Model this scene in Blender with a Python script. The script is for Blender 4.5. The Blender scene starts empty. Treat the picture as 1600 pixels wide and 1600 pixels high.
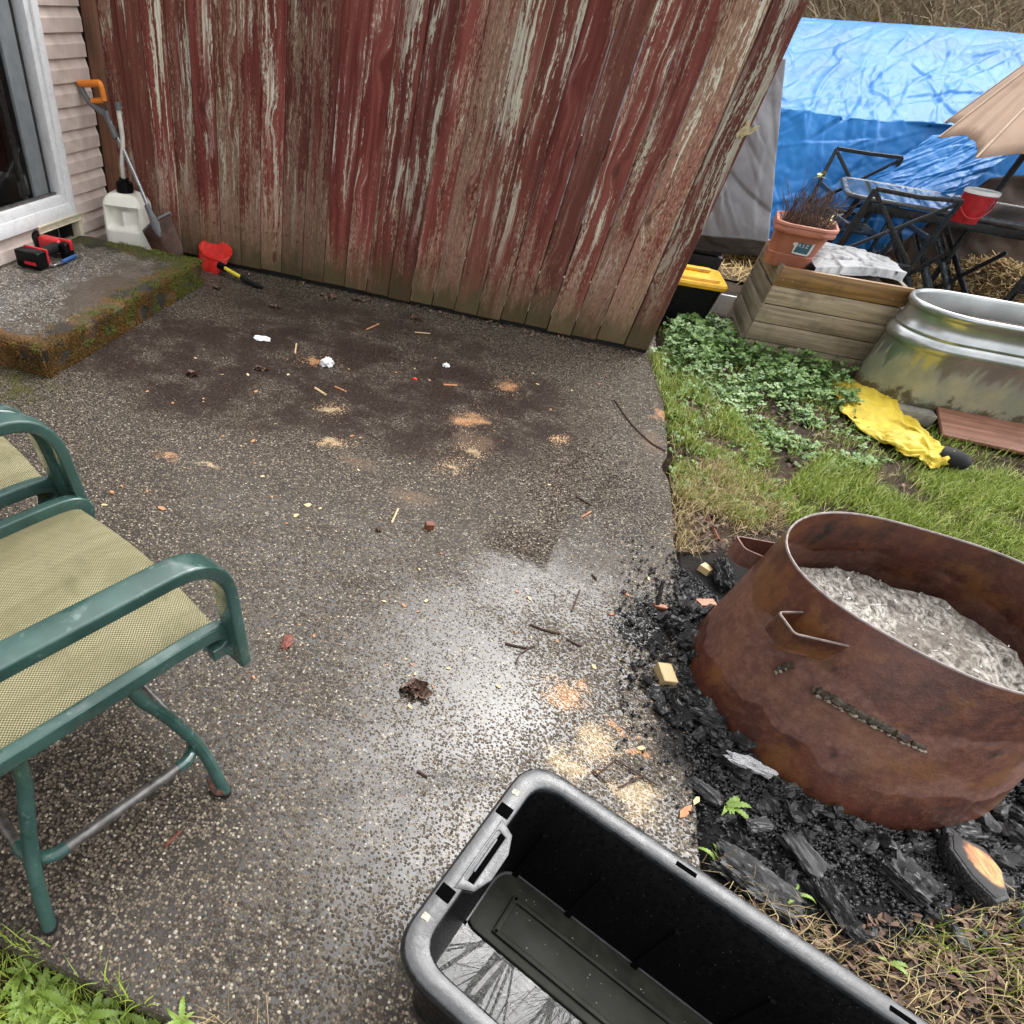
import bpy, bmesh, math, random
import numpy as np
from mathutils import Vector, Matrix, noise as mnoise

random.seed(7); np.random.seed(7)
R = math.radians
S = bpy.context.scene
C = S.collection

# ------------------------------------------------------------------ camera, sky, sun, exposure
CAM_H = 1.30
FPX, PPX, PPY = 937.88, 500.97, 1000.0          # focal length and principal point, in pixels of a 1600 px frame
cam_d = bpy.data.cameras.new('camera'); cam = bpy.data.objects.new('camera', cam_d); C.objects.link(cam)
cam.location = (0, 0, CAM_H); cam.rotation_euler = (0.74028, -0.07616, 0.34856)
cam_d.sensor_width = 36; cam_d.lens = 36 * FPX / 1600
cam_d.shift_x = (800 - PPX) / 1600; cam_d.shift_y = (PPY - 800) / 1600
cam_d.clip_start = 0.02; cam_d.clip_end = 500
S.camera = cam
SUN_EL, SUN_AZ = 56, 28                           # azimuth from +y towards +x
w = bpy.data.worlds.new('World'); S.world = w; w.use_nodes = True
wn = w.node_tree; bg = wn.nodes['Background']
sky = wn.nodes.new('ShaderNodeTexSky'); sky.sky_type = 'NISHITA'; sky.sun_disc = False
sky.sun_elevation = R(SUN_EL); sky.sun_rotation = R(SUN_AZ); sky.air_density = 1.0; sky.dust_density = 4.0; sky.ozone_density = 1.0
hs = wn.nodes.new('ShaderNodeHueSaturation'); hs.inputs['Saturation'].default_value = 0.10; hs.inputs['Value'].default_value = 1.0
wn.links.new(sky.outputs[0], hs.inputs['Color']); wn.links.new(hs.outputs[0], bg.inputs['Color'])
bg.inputs['Strength'].default_value = 0.15
sd = bpy.data.lights.new('sun', 'SUN'); so = bpy.data.objects.new('sun', sd); C.objects.link(so)
sd.energy = 0.6; sd.angle = R(120); sd.color = (1.0, 0.96, 0.9)
so.rotation_euler = (R(90 - SUN_EL), 0, R(180 - SUN_AZ)); so.location = (3, 4, 9)
S.view_settings.view_transform = 'Standard'; S.view_settings.look = 'None'
S.view_settings.exposure = 1.82; S.view_settings.gamma = 1; S.view_settings.use_curve_mapping = False
S.cycles.max_bounces = 8; S.cycles.caustics_reflective = False; S.cycles.caustics_refractive = False
S.cycles.use_denoising = True

_M = cam.rotation_euler.to_matrix()
def _at(ax, px, py, v):
    d = _M @ Vector(((px - PPX) / FPX, -(py - PPY) / FPX, -1.0)); o = Vector((0, 0, CAM_H))
    return o + d * ((v - o[ax]) / d[ax])
def Z(px, py, z=0.0): return _at(2, px, py, z)     # measured point of the photograph -> point of the place, at height z
def Yp(px, py, y): return _at(1, px, py, y)        # ... in the upright plane y
def Xp(px, py, x): return _at(0, px, py, x)
YF = 4.005                                          # fence face
XH = -2.84                                          # house wall
XE = 0.731                                          # right edge of the patio

# ------------------------------------------------------------------ mesh helpers
class MB:
    def __init__(s): s.v = []; s.f = []; s.uv = {}
    def add(s, vs, fs):
        b = len(s.v); s.v += [tuple(x) for x in vs]; s.f += [tuple(i + b for i in f) for f in fs]; return b
    def box(s, c, d, rot=None, taper=1.0):
        x, y, z = d[0] / 2, d[1] / 2, d[2] / 2; t = taper
        vs = [(-x, -y, -z), (x, -y, -z), (x, y, -z), (-x, y, -z), (-x * t, -y * t, z), (x * t, -y * t, z), (x * t, y * t, z), (-x * t, y * t, z)]
        m = rot or Matrix.Identity(3); c = Vector(c)
        s.add([c + m @ Vector(p) for p in vs], [(0, 3, 2, 1), (4, 5, 6, 7), (0, 1, 5, 4), (1, 2, 6, 5), (2, 3, 7, 6), (3, 0, 4, 7)]); return s
    def sweep(s, path, prof, up=(0, 0, 1), closed=False, caps=True, scale=None):
        P = [Vector(p) for p in path]; n = len(P); k = len(prof); up = Vector(up); rings = []
        for i in range(n):
            a = P[i - 1] if (i > 0 or closed) else P[i]; b = P[(i + 1) % n] if (i < n - 1 or closed) else P[i]
            t = (b - a).normalized(); sd_ = t.cross(up)
            if sd_.length < 1e-4: sd_ = t.cross(Vector((1, 0, 0)))
            sd_.normalize(); u = sd_.cross(t).normalized(); q = 1 if scale is None else scale[i]
            rings.append([P[i] + sd_ * (p[0] * q) + u * (p[1] * q) for p in prof])
        vs = [p for r in rings for p in r]; fs = []
        for i in range(n if closed else n - 1):
            j = (i + 1) % n
            for m in range(k):
                l = (m + 1) % k; fs.append((i * k + m, i * k + l, j * k + l, j * k + m))
        if caps and not closed: fs += [tuple(range(k))[::-1], tuple((n - 1) * k + m for m in range(k))]
        s.add(vs, fs); return s
    def tube(s, path, r, n=10, closed=False, up=(0, 0, 1), scale=None, caps=True):
        return s.sweep(path, [(r * math.cos(2 * math.pi * i / n), r * math.sin(2 * math.pi * i / n)) for i in range(n)], up, closed, caps, scale)
    def loft(s, rings, closed=True, cap0=True, cap1=True):
        k = len(rings[0]); fs = []
        for i in range(len(rings) - 1):
            for m in range(k if closed else k - 1):
                l = (m + 1) % k; fs.append((i * k + m, i * k + l, (i + 1) * k + l, (i + 1) * k + m))
        if cap0: fs.append(tuple(range(k))[::-1])
        if cap1: fs.append(tuple((len(rings) - 1) * k + m for m in range(k)))
        s.add([p for r in rings for p in r], fs); return s
    def grid(s, nu, nv, fn, uvs=None):
        b = len(s.v)
        vs = [fn(i / (nu - 1), j / (nv - 1)) for j in range(nv) for i in range(nu)]
        s.add(vs, [(j * nu + i, j * nu + i + 1, (j + 1) * nu + i + 1, (j + 1) * nu + i) for j in range(nv - 1) for i in range(nu - 1)])
        if uvs:
            for j in range(nv):
                for i in range(nu): s.uv[b + j * nu + i] = uvs(i / (nu - 1), j / (nv - 1))
        return s
    def plate(s, pts, t, M=None):                    # outline extruded by t along +z
        M = M or Matrix.Identity(4); n = len(pts)
        vs = [M @ Vector((p[0], p[1], 0)) for p in pts] + [M @ Vector((p[0], p[1], t)) for p in pts]
        s.add(vs, [tuple(range(n))[::-1], tuple(range(n, 2 * n))] + [(i, (i + 1) % n, n + (i + 1) % n, n + i) for i in range(n)]); return s
    def mesh(s, name, m, smooth=True, bevel=0, seg=2, ang=35, solid=0, sub=0):
        me = bpy.data.meshes.new(name); me.from_pydata(s.v, [], s.f)
        if s.uv:
            l = me.uv_layers.new(name='UVMap')
            for lp in me.loops: l.data[lp.index].uv = s.uv.get(lp.vertex_index, (0, 0))
        bm = bmesh.new(); bm.from_mesh(me); bmesh.ops.recalc_face_normals(bm, faces=bm.faces)
        if bevel:
            es = [e for e in bm.edges if len(e.link_faces) == 2 and e.calc_face_angle(0) > R(40)]
            bmesh.ops.bevel(bm, geom=es, offset=bevel, segments=seg, affect='EDGES', clamp_overlap=True, profile=0.5)
        bm.to_mesh(me); bm.free()
        if m: me.materials.append(m)
        if smooth: me.shade_smooth(); me.set_sharp_from_angle(angle=R(ang))
        return me
    def build(s, name, m, parent=None, **k):
        me = s.mesh(name, m, **k); return link(name, me, parent)

def link(name, me, parent=None):
    o = bpy.data.objects.new(name, me); C.objects.link(o)
    if parent: o.parent = parent
    return o
def tag(o, label=None, cat=None, group=None, kind=None):
    for k, v in (('label', label), ('category', cat), ('group', group), ('kind', kind)):
        if v: o[k] = v
    return o
def thing(name, label, cat, loc=(0, 0, 0), rz=0, group=None):
    o = bpy.data.objects.new(name, None); C.objects.link(o); o.location = loc; o.rotation_euler = (0, 0, rz)
    o.empty_display_size = 0.1
    return tag(o, label, cat, group)
def dup(o, parent=None):
    c = o.copy(); C.objects.link(c)
    if parent: c.parent = parent
    for ch in o.children: dup(ch, c)
    return c
def tri_mesh(name, V, T, m, parent=None, smooth=False):   # fast triangle soup
    V = np.asarray(V, np.float32).reshape(-1, 3); T = np.asarray(T, np.int32).reshape(-1, 3)
    me = bpy.data.meshes.new(name); me.vertices.add(len(V)); me.vertices.foreach_set('co', V.ravel())
    me.loops.add(T.size); me.loops.foreach_set('vertex_index', T.ravel()); me.polygons.add(len(T))
    me.polygons.foreach_set('loop_start', np.arange(0, T.size, 3, dtype=np.int32))
    try: me.polygons.foreach_set('loop_total', np.full(len(T), 3, np.int32))
    except Exception: pass
    me.materials.append(m); me.update(); me.validate()
    if smooth: me.shade_smooth()
    return link(name, me, parent)
def rotz(a): return Matrix.Rotation(a, 3, 'Z')
def rot3(rx, ry, rz): return Matrix.Rotation(rz, 3, 'Z') @ Matrix.Rotation(ry, 3, 'Y') @ Matrix.Rotation(rx, 3, 'X')
def nz(x, y, z=0.0, s=1.0): return mnoise.noise((x * s, y * s, z * s))
def round_path(pts, r, n=5, closed=False):           # polyline with rounded corners
    P = [Vector(p) for p in pts]; out = []; N = len(P)
    for i in range(N):
        if not closed and i in (0, N - 1): out.append(P[i]); continue
        a, b, c = P[i - 1], P[i], P[(i + 1) % N]; u = (a - b); v = (c - b)
        d = min(r, u.length * .48, v.length * .48); p0 = b + u.normalized() * d; p1 = b + v.normalized() * d
        for k in range(n + 1):
            t = k / n; out.append(p0 * (1 - t) ** 2 + b * 2 * t * (1 - t) + p1 * t * t)
    return out
def rrect(x0, y0, x1, y1, r, n=5):
    return [(p.x, p.y) for p in round_path([(x0, y0, 0), (x1, y0, 0), (x1, y1, 0), (x0, y1, 0)], r, n, True)]
def spline(pts, n):                                   # Catmull-Rom through pts
    P = [Vector(p) for p in pts]; P = [2 * P[0] - P[1]] + P + [2 * P[-1] - P[-2]]; out = []; m = len(P) - 3
    for k in range(n):
        t = k / (n - 1) * m; i = min(int(t), m - 1); t -= i; a, b, c, d = P[i:i + 4]
        out.append(0.5 * ((2 * b) + (c - a) * t + (2 * a - 5 * b + 4 * c - d) * t * t + (3 * b - a - 3 * c + d) * t ** 3))
    return out

# ------------------------------------------------------------------ material helpers
class NB:
    def __init__(s, name):
        s.m = bpy.data.materials.new(name); s.m.use_nodes = True; s.t = s.m.node_tree; s.b = s.t.nodes['Principled BSDF']
        s.tc = s.t.nodes.new('ShaderNodeTexCoord')
    def n(s, typ, ins=None, **pr):
        o = s.t.nodes.new('ShaderNode' + typ)
        for k, v in pr.items(): setattr(o, k, v)
        for k, v in (ins or {}).items(): s.put(o.inputs[k], v)
        return o
    def put(s, sock, v):
        if isinstance(v, bpy.types.NodeSocket): s.t.links.new(v, sock)
        elif v is not None:
            if hasattr(sock.default_value, '__len__') and not hasattr(v, '__len__'): v = (v,) * len(sock.default_value)
            if hasattr(v, '__len__') and len(v) == 3 and len(sock.default_value) == 4: v = tuple(v) + (1,)
            sock.default_value = v
    def set(s, **k):
        for a, v in k.items(): s.put(s.b.inputs[a.replace('_', ' ')], v)
        return s
    @property
    def obj(s): return s.tc.outputs['Object']
    def noise(s, vec, sc, det=4, rough=.55, dist=0.0, out='Fac', **k): return s.n('TexNoise', {'Vector': vec, 'Scale': sc, 'Detail': det, 'Roughness': rough, 'Distortion': dist}, **k).outputs[out]
    def vor(s, vec, sc, out='Distance', feature='F1', rnd=1.0, **k): return s.n('TexVoronoi', {'Vector': vec, 'Scale': sc, 'Randomness': rnd}, feature=feature, **k).outputs[out]
    def ramp(s, f, stops, interp='LINEAR'):
        o = s.n('ValToRGB', {'Fac': f}); r = o.color_ramp; r.interpolation = interp
        while len(r.elements) < len(stops): r.elements.new(0.5)
        for e, (p, c) in zip(r.elements, stops):
            e.position = p; c = (c, c, c) if not hasattr(c, '__len__') else c; e.color = tuple(c) + (1,) if len(c) == 3 else c
        return o.outputs['Color']
    def mix(s, f, a, b, bl='MIX'):
        o = s.n('Mix', data_type='RGBA', blend_type=bl); s.put(o.inputs[0], f); s.put(o.inputs[6], a); s.put(o.inputs[7], b); return o.outputs[2]
    def ma(s, op, a, b=None, c=None, cl=False):
        o = s.n('Math', operation=op, use_clamp=cl)
        for i, v in enumerate((a, b, c)):
            if v is not None: s.put(o.inputs[i], v)
        return o.outputs[0]
    def vm(s, op, a, b=None):
        o = s.n('VectorMath', operation=op); s.put(o.inputs[0], a)
        if b is not None: s.put(o.inputs[1], b)
        return o.outputs['Value' if op in ('LENGTH', 'DOT_PRODUCT', 'DISTANCE') else 'Vector']
    def map(s, vec, sc=(1, 1, 1), lo=(0, 0, 0), ro=(0, 0, 0), vt='POINT'): return s.n('Mapping', {'Vector': vec, 'Scale': sc, 'Location': lo, 'Rotation': ro}, vector_type=vt).outputs[0]
    def mr(s, v, a, b, c=0.0, d=1.0, it='SMOOTHSTEP'): return s.n('MapRange', {'Value': v, 1: a, 2: b, 3: c, 4: d}, interpolation_type=it).outputs[0]
    def xyz(s, vec): o = s.n('SeparateXYZ', {0: vec}); return o.outputs
    def blob(s, vec, x, y, rx, ry, rz=0.0, soft=.05):   # 1 inside an ellipse on the ground, falling to 0 outside
        p = s.map(vec, (rx, ry, 1), (x, y, 0), (0, 0, rz), 'TEXTURE'); x_ = s.xyz(p)
        return s.mr(s.ma('SQRT', s.ma('ADD', s.ma('MULTIPLY', x_[0], x_[0]), s.ma('MULTIPLY', x_[1], x_[1]))), soft, 1.0, 1.0, 0.0)
    def bump(s, h, st=.5, d=.01, nrm=None): return s.n('Bump', {'Height': h, 'Strength': st, 'Distance': d, 'Normal': nrm}).outputs[0]
    def rand(s): return s.n('ObjectInfo').outputs['Random']
    def island(s): return s.n('NewGeometry').outputs['Random Per Island']
    def maxs(s, fs):
        r = fs[0]
        for f in fs[1:]: r = s.ma('MAXIMUM', r, f)
        return r

def simple(name, col, rough=.5, metal=0.0, var=.25, sc=30, bump=.15, bd=.002, dirt=None, coat=0.0, spec=None):
    k = NB(name); f = k.noise(k.obj, sc, 5)
    c = k.mix(k.mr(f, .3, .7), tuple(x * (1 - var) for x in col), tuple(min(1, x * (1 + var)) for x in col))
    if dirt:
        g = k.noise(k.obj, sc * .3, 6, .65); c = k.mix(k.mr(g, .5, .72, 0, dirt[1]), c, dirt[0])
    k.set(Base_Color=c, Roughness=k.mr(k.noise(k.obj, sc * .5, 4), .3, .7, max(.05, rough - .12), min(1, rough + .12)), Metallic=metal, Coat_Weight=coat)
    if spec is not None: k.set(Specular_IOR_Level=spec)
    if bump: k.set(Normal=k.bump(f, bump, bd))
    return k.m

# exposed aggregate concrete: domed pebbles in dark paste; on the slab a film of water fills between them
def aggregate(name, slab):
    k = NB(name); o = k.obj
    sc = 158 if slab else 120
    ow = k.vm('ADD', o, k.vm('MULTIPLY', k.vm('SUBTRACT', k.noise(o, 170, 2, out='Color'), (.5, .5, .5)), (.0048, .0048, .0)))
    v = k.n('TexVoronoi', {'Vector': ow, 'Scale': sc, 'Randomness': 1.0}); d, vc = v.outputs['Distance'], v.outputs['Color']
    cr = k.xyz(vc)
    dome = k.ma('SUBTRACT', 1.0, k.ma('POWER', k.mr(d, 0.0, .70, it='LINEAR'), 2.2))
    size = k.mr(cr[1], 0, 1, .40, 1.0, it='LINEAR')
    peb = k.ma('MULTIPLY', dome, size)
    fine = k.noise(o, 420, 3)
    h = k.ma('ADD', peb, k.ma('MULTIPLY', fine, .12))
    stone = k.ramp(cr[0], [(0, (.036, .029, .023)), (.30, (.066, .053, .041)), (.55, (.105, .085, .064)), (.76, (.155, .126, .092)), (.90, (.215, .178, .130)), (.965, (.31, .265, .20)), (.995, (.45, .41, .33))] if slab else [(0, (.03, .026, .022)), (.30, (.075, .063, .052)), (.55, (.14, .12, .095)), (.74, (.22, .19, .15)), (.90, (.36, .32, .25)), (.97, (.55, .51, .43))])
    stone = k.mix(k.mr(k.noise(o, 260, 3), .35, .7, 0, .45), stone, (.035, .03, .026))
    paste = (.027, .0215, .0175) if slab else (.022, .019, .016)
    col = k.mix(k.mr(peb, .12, .34), paste, stone)
    big = k.noise(o, 1.1, 4, .55); med = k.noise(o, 5, 5, .6)
    if slab:
        wob = k.vm('ADD', o, k.vm('MULTIPLY', k.vm('SUBTRACT', k.noise(o, 3.2, 3, out='Color'), (.5, .5, .5)), (.35, .45, 0)))
        # sediment: fine dark silt washed over the stones in a band before the fence and the step
        silt = k.maxs([k.blob(wob, -1.15, 2.75, 1.35, .78, .08, .6), k.blob(wob, -.30, 2.85, .85, .75, .2, .5), k.ma('MULTIPLY', k.blob(wob, -.9, 3.55, 1.3, .40, 0, .4), .75)])
        silt = k.ma('MULTIPLY', silt, k.mr(k.noise(o, 4.2, 6, .68), .38, .56, .35, 1.0))
        col = k.mix(k.ma('MULTIPLY', silt, k.mr(cr[2], .80, .97, 1.0, .62)), col, k.mix(k.mr(k.noise(o, 90, 3), .35, .65), (.016, .0100, .0085), (.036, .0225, .0175)))
        moss = k.ma('MULTIPLY', k.blob(wob, -2.3, 2.0, .5, .3, 0, .5), k.mr(k.noise(o, 14, 5), .4, .6))
        col = k.mix(k.ma('MULTIPLY', moss, .8), col, (.05, .05, .008))
        # sawdust heaps, wet and scattered
        grain = k.noise(o, 190, 3, .7)
        def saw(lst, c1, c2, amt):
            f = k.maxs([k.blob(wob2, *b) for b in lst]); f = k.mr(k.ma('ADD', k.ma('MULTIPLY', f, .46), k.ma('ADD', k.ma('MULTIPLY', grain, .75), k.ma('MULTIPLY', peb, -.12))), .52, .86)
            return k.ma('MULTIPLY', f, amt), k.mix(k.mr(grain, .35, .65), c1, c2)
        wob2 = k.vm('ADD', o, k.vm('MULTIPLY', k.vm('SUBTRACT', k.noise(o, 7, 5, .65, out='Color'), (.5, .5, .5)), (.26, .30, 0)))
        def b(px, py, wx, wy, rz=0.0):
            p = Z(px, py); return (p.x, p.y, wx, wy, rz)
        org = [b(490, 563, .10, .06), b(795, 603, .10, .09), b(873, 687, .055, .04), b(880, 1085, .085, .085), b(915, 1070, .05, .06), b(735, 655, .13, .13), b(262, 712, .10, .06), b(1035, 650, .06, .12), b(965, 1130, .06, .04), b(1000, 1170, .05, .05)]
        pale = [b(522, 692, .11, .035), b(520, 638, .09, .05), b(705, 728, .10, .05), b(735, 700, .13, .04, -.7), b(940, 1160, .12, .12), b(985, 1260, .12, .12), b(890, 1190, .1, .1), b(325, 725, .10, .04)]
        tint = [b(640, 780, .22, .12), b(740, 690, .20, .16), b(560, 720, .16, .10), b(1020, 690, .12, .2)]
        f, c = saw(tint, (.10, .065, .045), (.22, .15, .10), .6); col = k.mix(f, col, c)
        f, c = saw(pale, (.34, .25, .14), (.60, .47, .29), .75); col = k.mix(f, col, c)
        f, c = saw(org, (.32, .15, .07), (.58, .31, .15), .82); col = k.mix(f, col, c)
        ch = k.maxs([k.blob(wob2, *b(1000, 985, .16, .16)), k.blob(wob2, *b(1060, 1150, .10, .22)), k.blob(wob2, *b(1040, 960, .16, .14))])
        chf = k.mr(k.ma('ADD', k.ma('MULTIPLY', ch, .62), k.ma('MULTIPLY', grain, .6)), .50, .66)
        col = k.mix(k.ma('MULTIPLY', chf, .92), col, (.008, .008, .0085))
        # water level between the stones
        pud = k.maxs([k.blob(wob, .27, 1.74, .36, .32, .3, .25), k.ma('MULTIPLY', k.blob(wob, .10, 1.22, .42, .50, 0, .2), .80), k.ma('MULTIPLY', k.blob(wob, .0, .78, .4, .6, 0, .2), .70), k.ma('MULTIPLY', k.blob(wob, .45, 2.3, .4, .7, 0, .2), .72), k.ma('MULTIPLY', k.blob(wob, .33, 2.0, .12, .07), .9)])
        lvl = k.ma('ADD', k.mr(pud, 0, 1, .17, .60, it='LINEAR'), k.ma('MULTIPLY', k.ma('SUBTRACT', med, .5), .60))
        lvl = k.ma('ADD', lvl, k.ma('MULTIPLY', k.ma('SUBTRACT', big, .5), .4))
        under = k.mr(k.ma('SUBTRACT', lvl, h), -.05, .06)
        top = k.n('Math', {0: h, 1: lvl, 2: .08}, operation='SMOOTH_MAX').outputs[0]
        col = k.mix(k.ma('MULTIPLY', under, .35), col, (.02, .018, .016))
        rgh = k.ma('MAXIMUM', k.ma('ADD', k.mr(under, 0, 1, .52, .05, it='LINEAR'), k.mr(pud, 0, .55, .20, 0)), k.ma('MULTIPLY', silt, .45))
        rip = k.ma('MULTIPLY', k.noise(o, 26, 3), .10)
        k.set(Base_Color=col, Roughness=rgh, Normal=k.bump(k.ma('ADD', top, rip), .85, .0030), Specular_IOR_Level=k.ma('MULTIPLY', k.mr(under, 0, 1, .16, .42), k.mr(silt, 0, 1, 1.0, .45)), Coat_Weight=k.ma('MULTIPLY', k.ma('MULTIPLY', under, k.mr(pud, 0, .8, .22, .40)), k.ma('SUBTRACT', 1.0, k.ma('MULTIPLY', silt, .5))), Coat_Roughness=k.mr(pud, 0, .5, .24, .05), Coat_IOR=1.5)
    else:
        x = k.xyz(o); pat = k.noise(o, 4.5, 5, .6)
        edge = k.maxs([k.mr(x[0], -2.20, -2.02), k.mr(x[1], 3.38, 3.58), k.mr(x[1], 2.34, 2.2, 0, .7)])
        sil = k.mr(k.ma('ADD', k.ma('MULTIPLY', k.mr(x[0], -2.62, -2.12), .30), pat), .71, .79)
        col = k.mix(k.ma('MULTIPLY', sil, .9), col, k.mix(k.mr(k.noise(o, 60, 3), .35, .65), (.03, .02, .013), (.075, .048, .026)))
        mo = k.mr(k.ma('ADD', k.ma('MULTIPLY', edge, .45), k.noise(o, 9, 6, .65)), .66, .80)
        side = k.mr(k.xyz(k.n('NewGeometry').outputs['Normal'])[2], .75, .35)
        mo = k.ma('MAXIMUM', mo, side)
        mc = k.mix(k.mr(k.ma('ADD', k.noise(o, 5, 4, .6), k.mr(x[1], 3.0, 3.5, 0, .18)), .52, .66), (.20, .085, .016), (.085, .092, .014)); mc = k.mix(k.mr(k.noise(o, 130, 3), .35, .7), (.02, .016, .006), mc)
        mc = k.mix(k.mr(k.noise(o, 3.1, 3, .5), .55, .66), mc, (.018, .014, .009))
        col = k.mix(mo, col, mc)
        k.set(Base_Color=col, Roughness=k.mr(mo, 0, 1, .42, .9), Coat_Weight=k.mr(mo, 0, 1, .25, 0), Normal=k.bump(k.ma('ADD', h, k.ma('MULTIPLY', k.noise(o, 70, 4), mo)), .8, .004))
    return k.m

def board_mat():
    k = NB('weathered_red_board'); rnd = k.rand()
    r2 = k.ma('FRACT', k.ma('MULTIPLY', rnd, 17.3)); r3 = k.ma('FRACT', k.ma('MULTIPLY', rnd, 41.7))
    off = k.n('CombineXYZ', {0: k.ma('MULTIPLY', rnd, 37.0), 1: k.ma('MULTIPLY', rnd, 91.0), 2: k.ma('MULTIPLY', rnd, 53.0)}).outputs[0]
    p0 = k.obj; p = k.vm('ADD', p0, off); z = k.xyz(p0)[2]
    kn = k.vor(k.map(p, (1, 0, .55)), 4.6); knot = k.mr(kn, .045, .11, 1, 0)
    warp = k.vm('ADD', p, k.vm('MULTIPLY', k.vm('SUBTRACT', k.noise(p, 2.3, 3, out='Color'), (.5, .5, .5)), (.06, 0, 0)))
    warp = k.vm('ADD', warp, k.vm('MULTIPLY', k.n('CombineXYZ', {0: k.mr(kn, .03, .30, 1, 0), 1: 0.0, 2: 0.0}).outputs[0], (.028, 0, 0)))
    g1 = k.noise(k.map(warp, (120, 120, 4)), 1, 5, .65); g2 = k.noise(k.map(warp, (26, 26, 1.4)), 1, 5, .6)
    s1 = k.noise(k.map(warp, (19, 19, 1.25)), 1, 7, .66, 0.5); s2 = k.noise(k.map(warp, (33, 33, 1.9)), 1, 6, .68, .3)
    sp = k.noise(k.map(warp, (170, 170, 44)), 1, 4, .72); bl = k.noise(k.map(p, (7, 7, 2.6)), 1, 5, .6)
    wood = k.mix(k.mr(g1, .3, .72), (.22, .128, .084), (.54, .385, .265))
    wood = k.mix(k.mr(g2, .38, .66), wood, (.39, .215, .16)); wood = k.mix(k.mr(sp, .42, .60, .6, 0), wood, (.14, .078, .058))
    paint = k.mix(k.mr(g2, .35, .68), (.112, .024, .020), (.215, .060, .048))
    paint = k.mix(k.mr(k.ma('ADD', s2, k.ma('MULTIPLY', k.ma('SUBTRACT', bl, .5), .5)), .50, .72, 0, .8), paint, (.34, .165, .145))
    paint = k.mix(k.mr(g1, .55, .75, 0, .35), paint, (.055, .016, .014))
    pale = k.mix(k.mr(g1, .3, .7), (.44, .43, .33), (.74, .74, .61))
    lo = k.mr(z, .10, .70, 1, 0)
    e_ = k.ma('ADD', k.ma('MULTIPLY', k.ma('SUBTRACT', sp, .5), .55), k.ma('MULTIPLY', k.ma('SUBTRACT', bl, .5), .45))
    bar = k.mr(k.ma('ADD', k.ma('ADD', s1, k.ma('MULTIPLY', k.ma('SUBTRACT', r2, .5), .26)), k.ma('ADD', k.ma('MULTIPLY', lo, .17), e_)), .525, .64)
    c = k.mix(k.ma('MULTIPLY', bar, .86), paint, wood)
    fl = k.mr(k.ma('ADD', k.ma('ADD', s2, k.ma('MULTIPLY', e_, .7)), k.ma('MULTIPLY', k.ma('SUBTRACT', r3, .5), .16)), .545, .60)
    fl = k.ma('MULTIPLY', k.ma('MULTIPLY', fl, k.mr(z, .12, .7)), k.mr(s1, .40, .52))
    c = k.mix(k.ma('MULTIPLY', fl, .92), c, pale)
    spk = k.mr(sp, .64, .70); c = k.mix(k.ma('MULTIPLY', spk, .7), c, (.46, .36, .28))
    st = k.noise(k.map(p, (11, 11, 4)), 1, 6, .62)
    dk = k.mr(k.ma('ADD', k.mr(z, .0, .26, .30, -.1, it='LINEAR'), st), .56, .78); c = k.mix(k.ma('MULTIPLY', dk, .85), c, k.mix(k.mr(st, .4, .6), (.036, .026, .016), (.058, .054, .020)))
    c = k.mix(k.mr(k.ma('ADD', z, k.ma('MULTIPLY', k.ma('SUBTRACT', st, .5), .3)), .34, .02, 0, .62), c, (.105, .080, .040))
    c = k.mix(k.ma('MULTIPLY', knot, .75), c, (.065, .018, .016))
    c = k.mix(k.mr(k.ma('FRACT', k.ma('MULTIPLY', rnd, 7.7)), .4, 1, 0, .22), c, (.10, .085, .05))
    tone = k.mr(k.ma('FRACT', k.ma('MULTIPLY', rnd, 5.1)), 0, 1, .72, 1.22); c = k.mix(1.0, c, k.n('CombineColor', {0: tone, 1: tone, 2: tone}).outputs[0], 'MULTIPLY')
    hgt = k.ma('ADD', k.ma('MULTIPLY', g1, .6), k.ma('MULTIPLY', bar, -.35))
    k.set(Base_Color=c, Roughness=k.mr(bar, 0, 1, .6, .85), Specular_IOR_Level=.14, Normal=k.bump(k.ma('ADD', hgt, k.ma('MULTIPLY', sp, .35)), .7, .0025)); return k.m

def wood_mat(name, a, b_, dark=(.03, .022, .014), rough=.7, along=0, stain=.5):
    k = NB(name); rnd = k.rand(); off = k.n('CombineXYZ', {0: k.ma('MULTIPLY', rnd, 31.0), 1: k.ma('MULTIPLY', rnd, 17.0), 2: k.ma('MULTIPLY', rnd, 57.0)}).outputs[0]
    p = k.vm('ADD', k.obj, off); sc = [(2.5, 60, 60), (60, 2.5, 60), (60, 60, 2.5)][along]
    g = k.noise(k.map(p, sc), 1, 5, .6, .4); l = k.noise(p, 6, 5, .6)
    c = k.mix(k.mr(g, .3, .7), a, b_); c = k.mix(k.mr(l, .48, .75, 0, stain), c, dark)
    t = k.mr(rnd, 0, 1, .75, 1.15); c = k.mix(1.0, c, k.n('CombineColor', {0: t, 1: t, 2: t}).outputs[0], 'MULTIPLY')
    k.set(Base_Color=c, Roughness=rough, Normal=k.bump(g, .4, .002)); return k.m

def leaf_mat(name, a, b_, c_=None, tr=.25, rough=.45):
    k = NB(name); i = k.island(); c = k.mix(i, a, b_)
    if c_: c = k.mix(k.mr(k.noise(k.obj, 9, 3), .5, .7), c, c_)
    k.set(Base_Color=c, Roughness=rough, Specular_IOR_Level=.4, Transmission_Weight=0.0, Subsurface_Weight=0.0); return k.m

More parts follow.
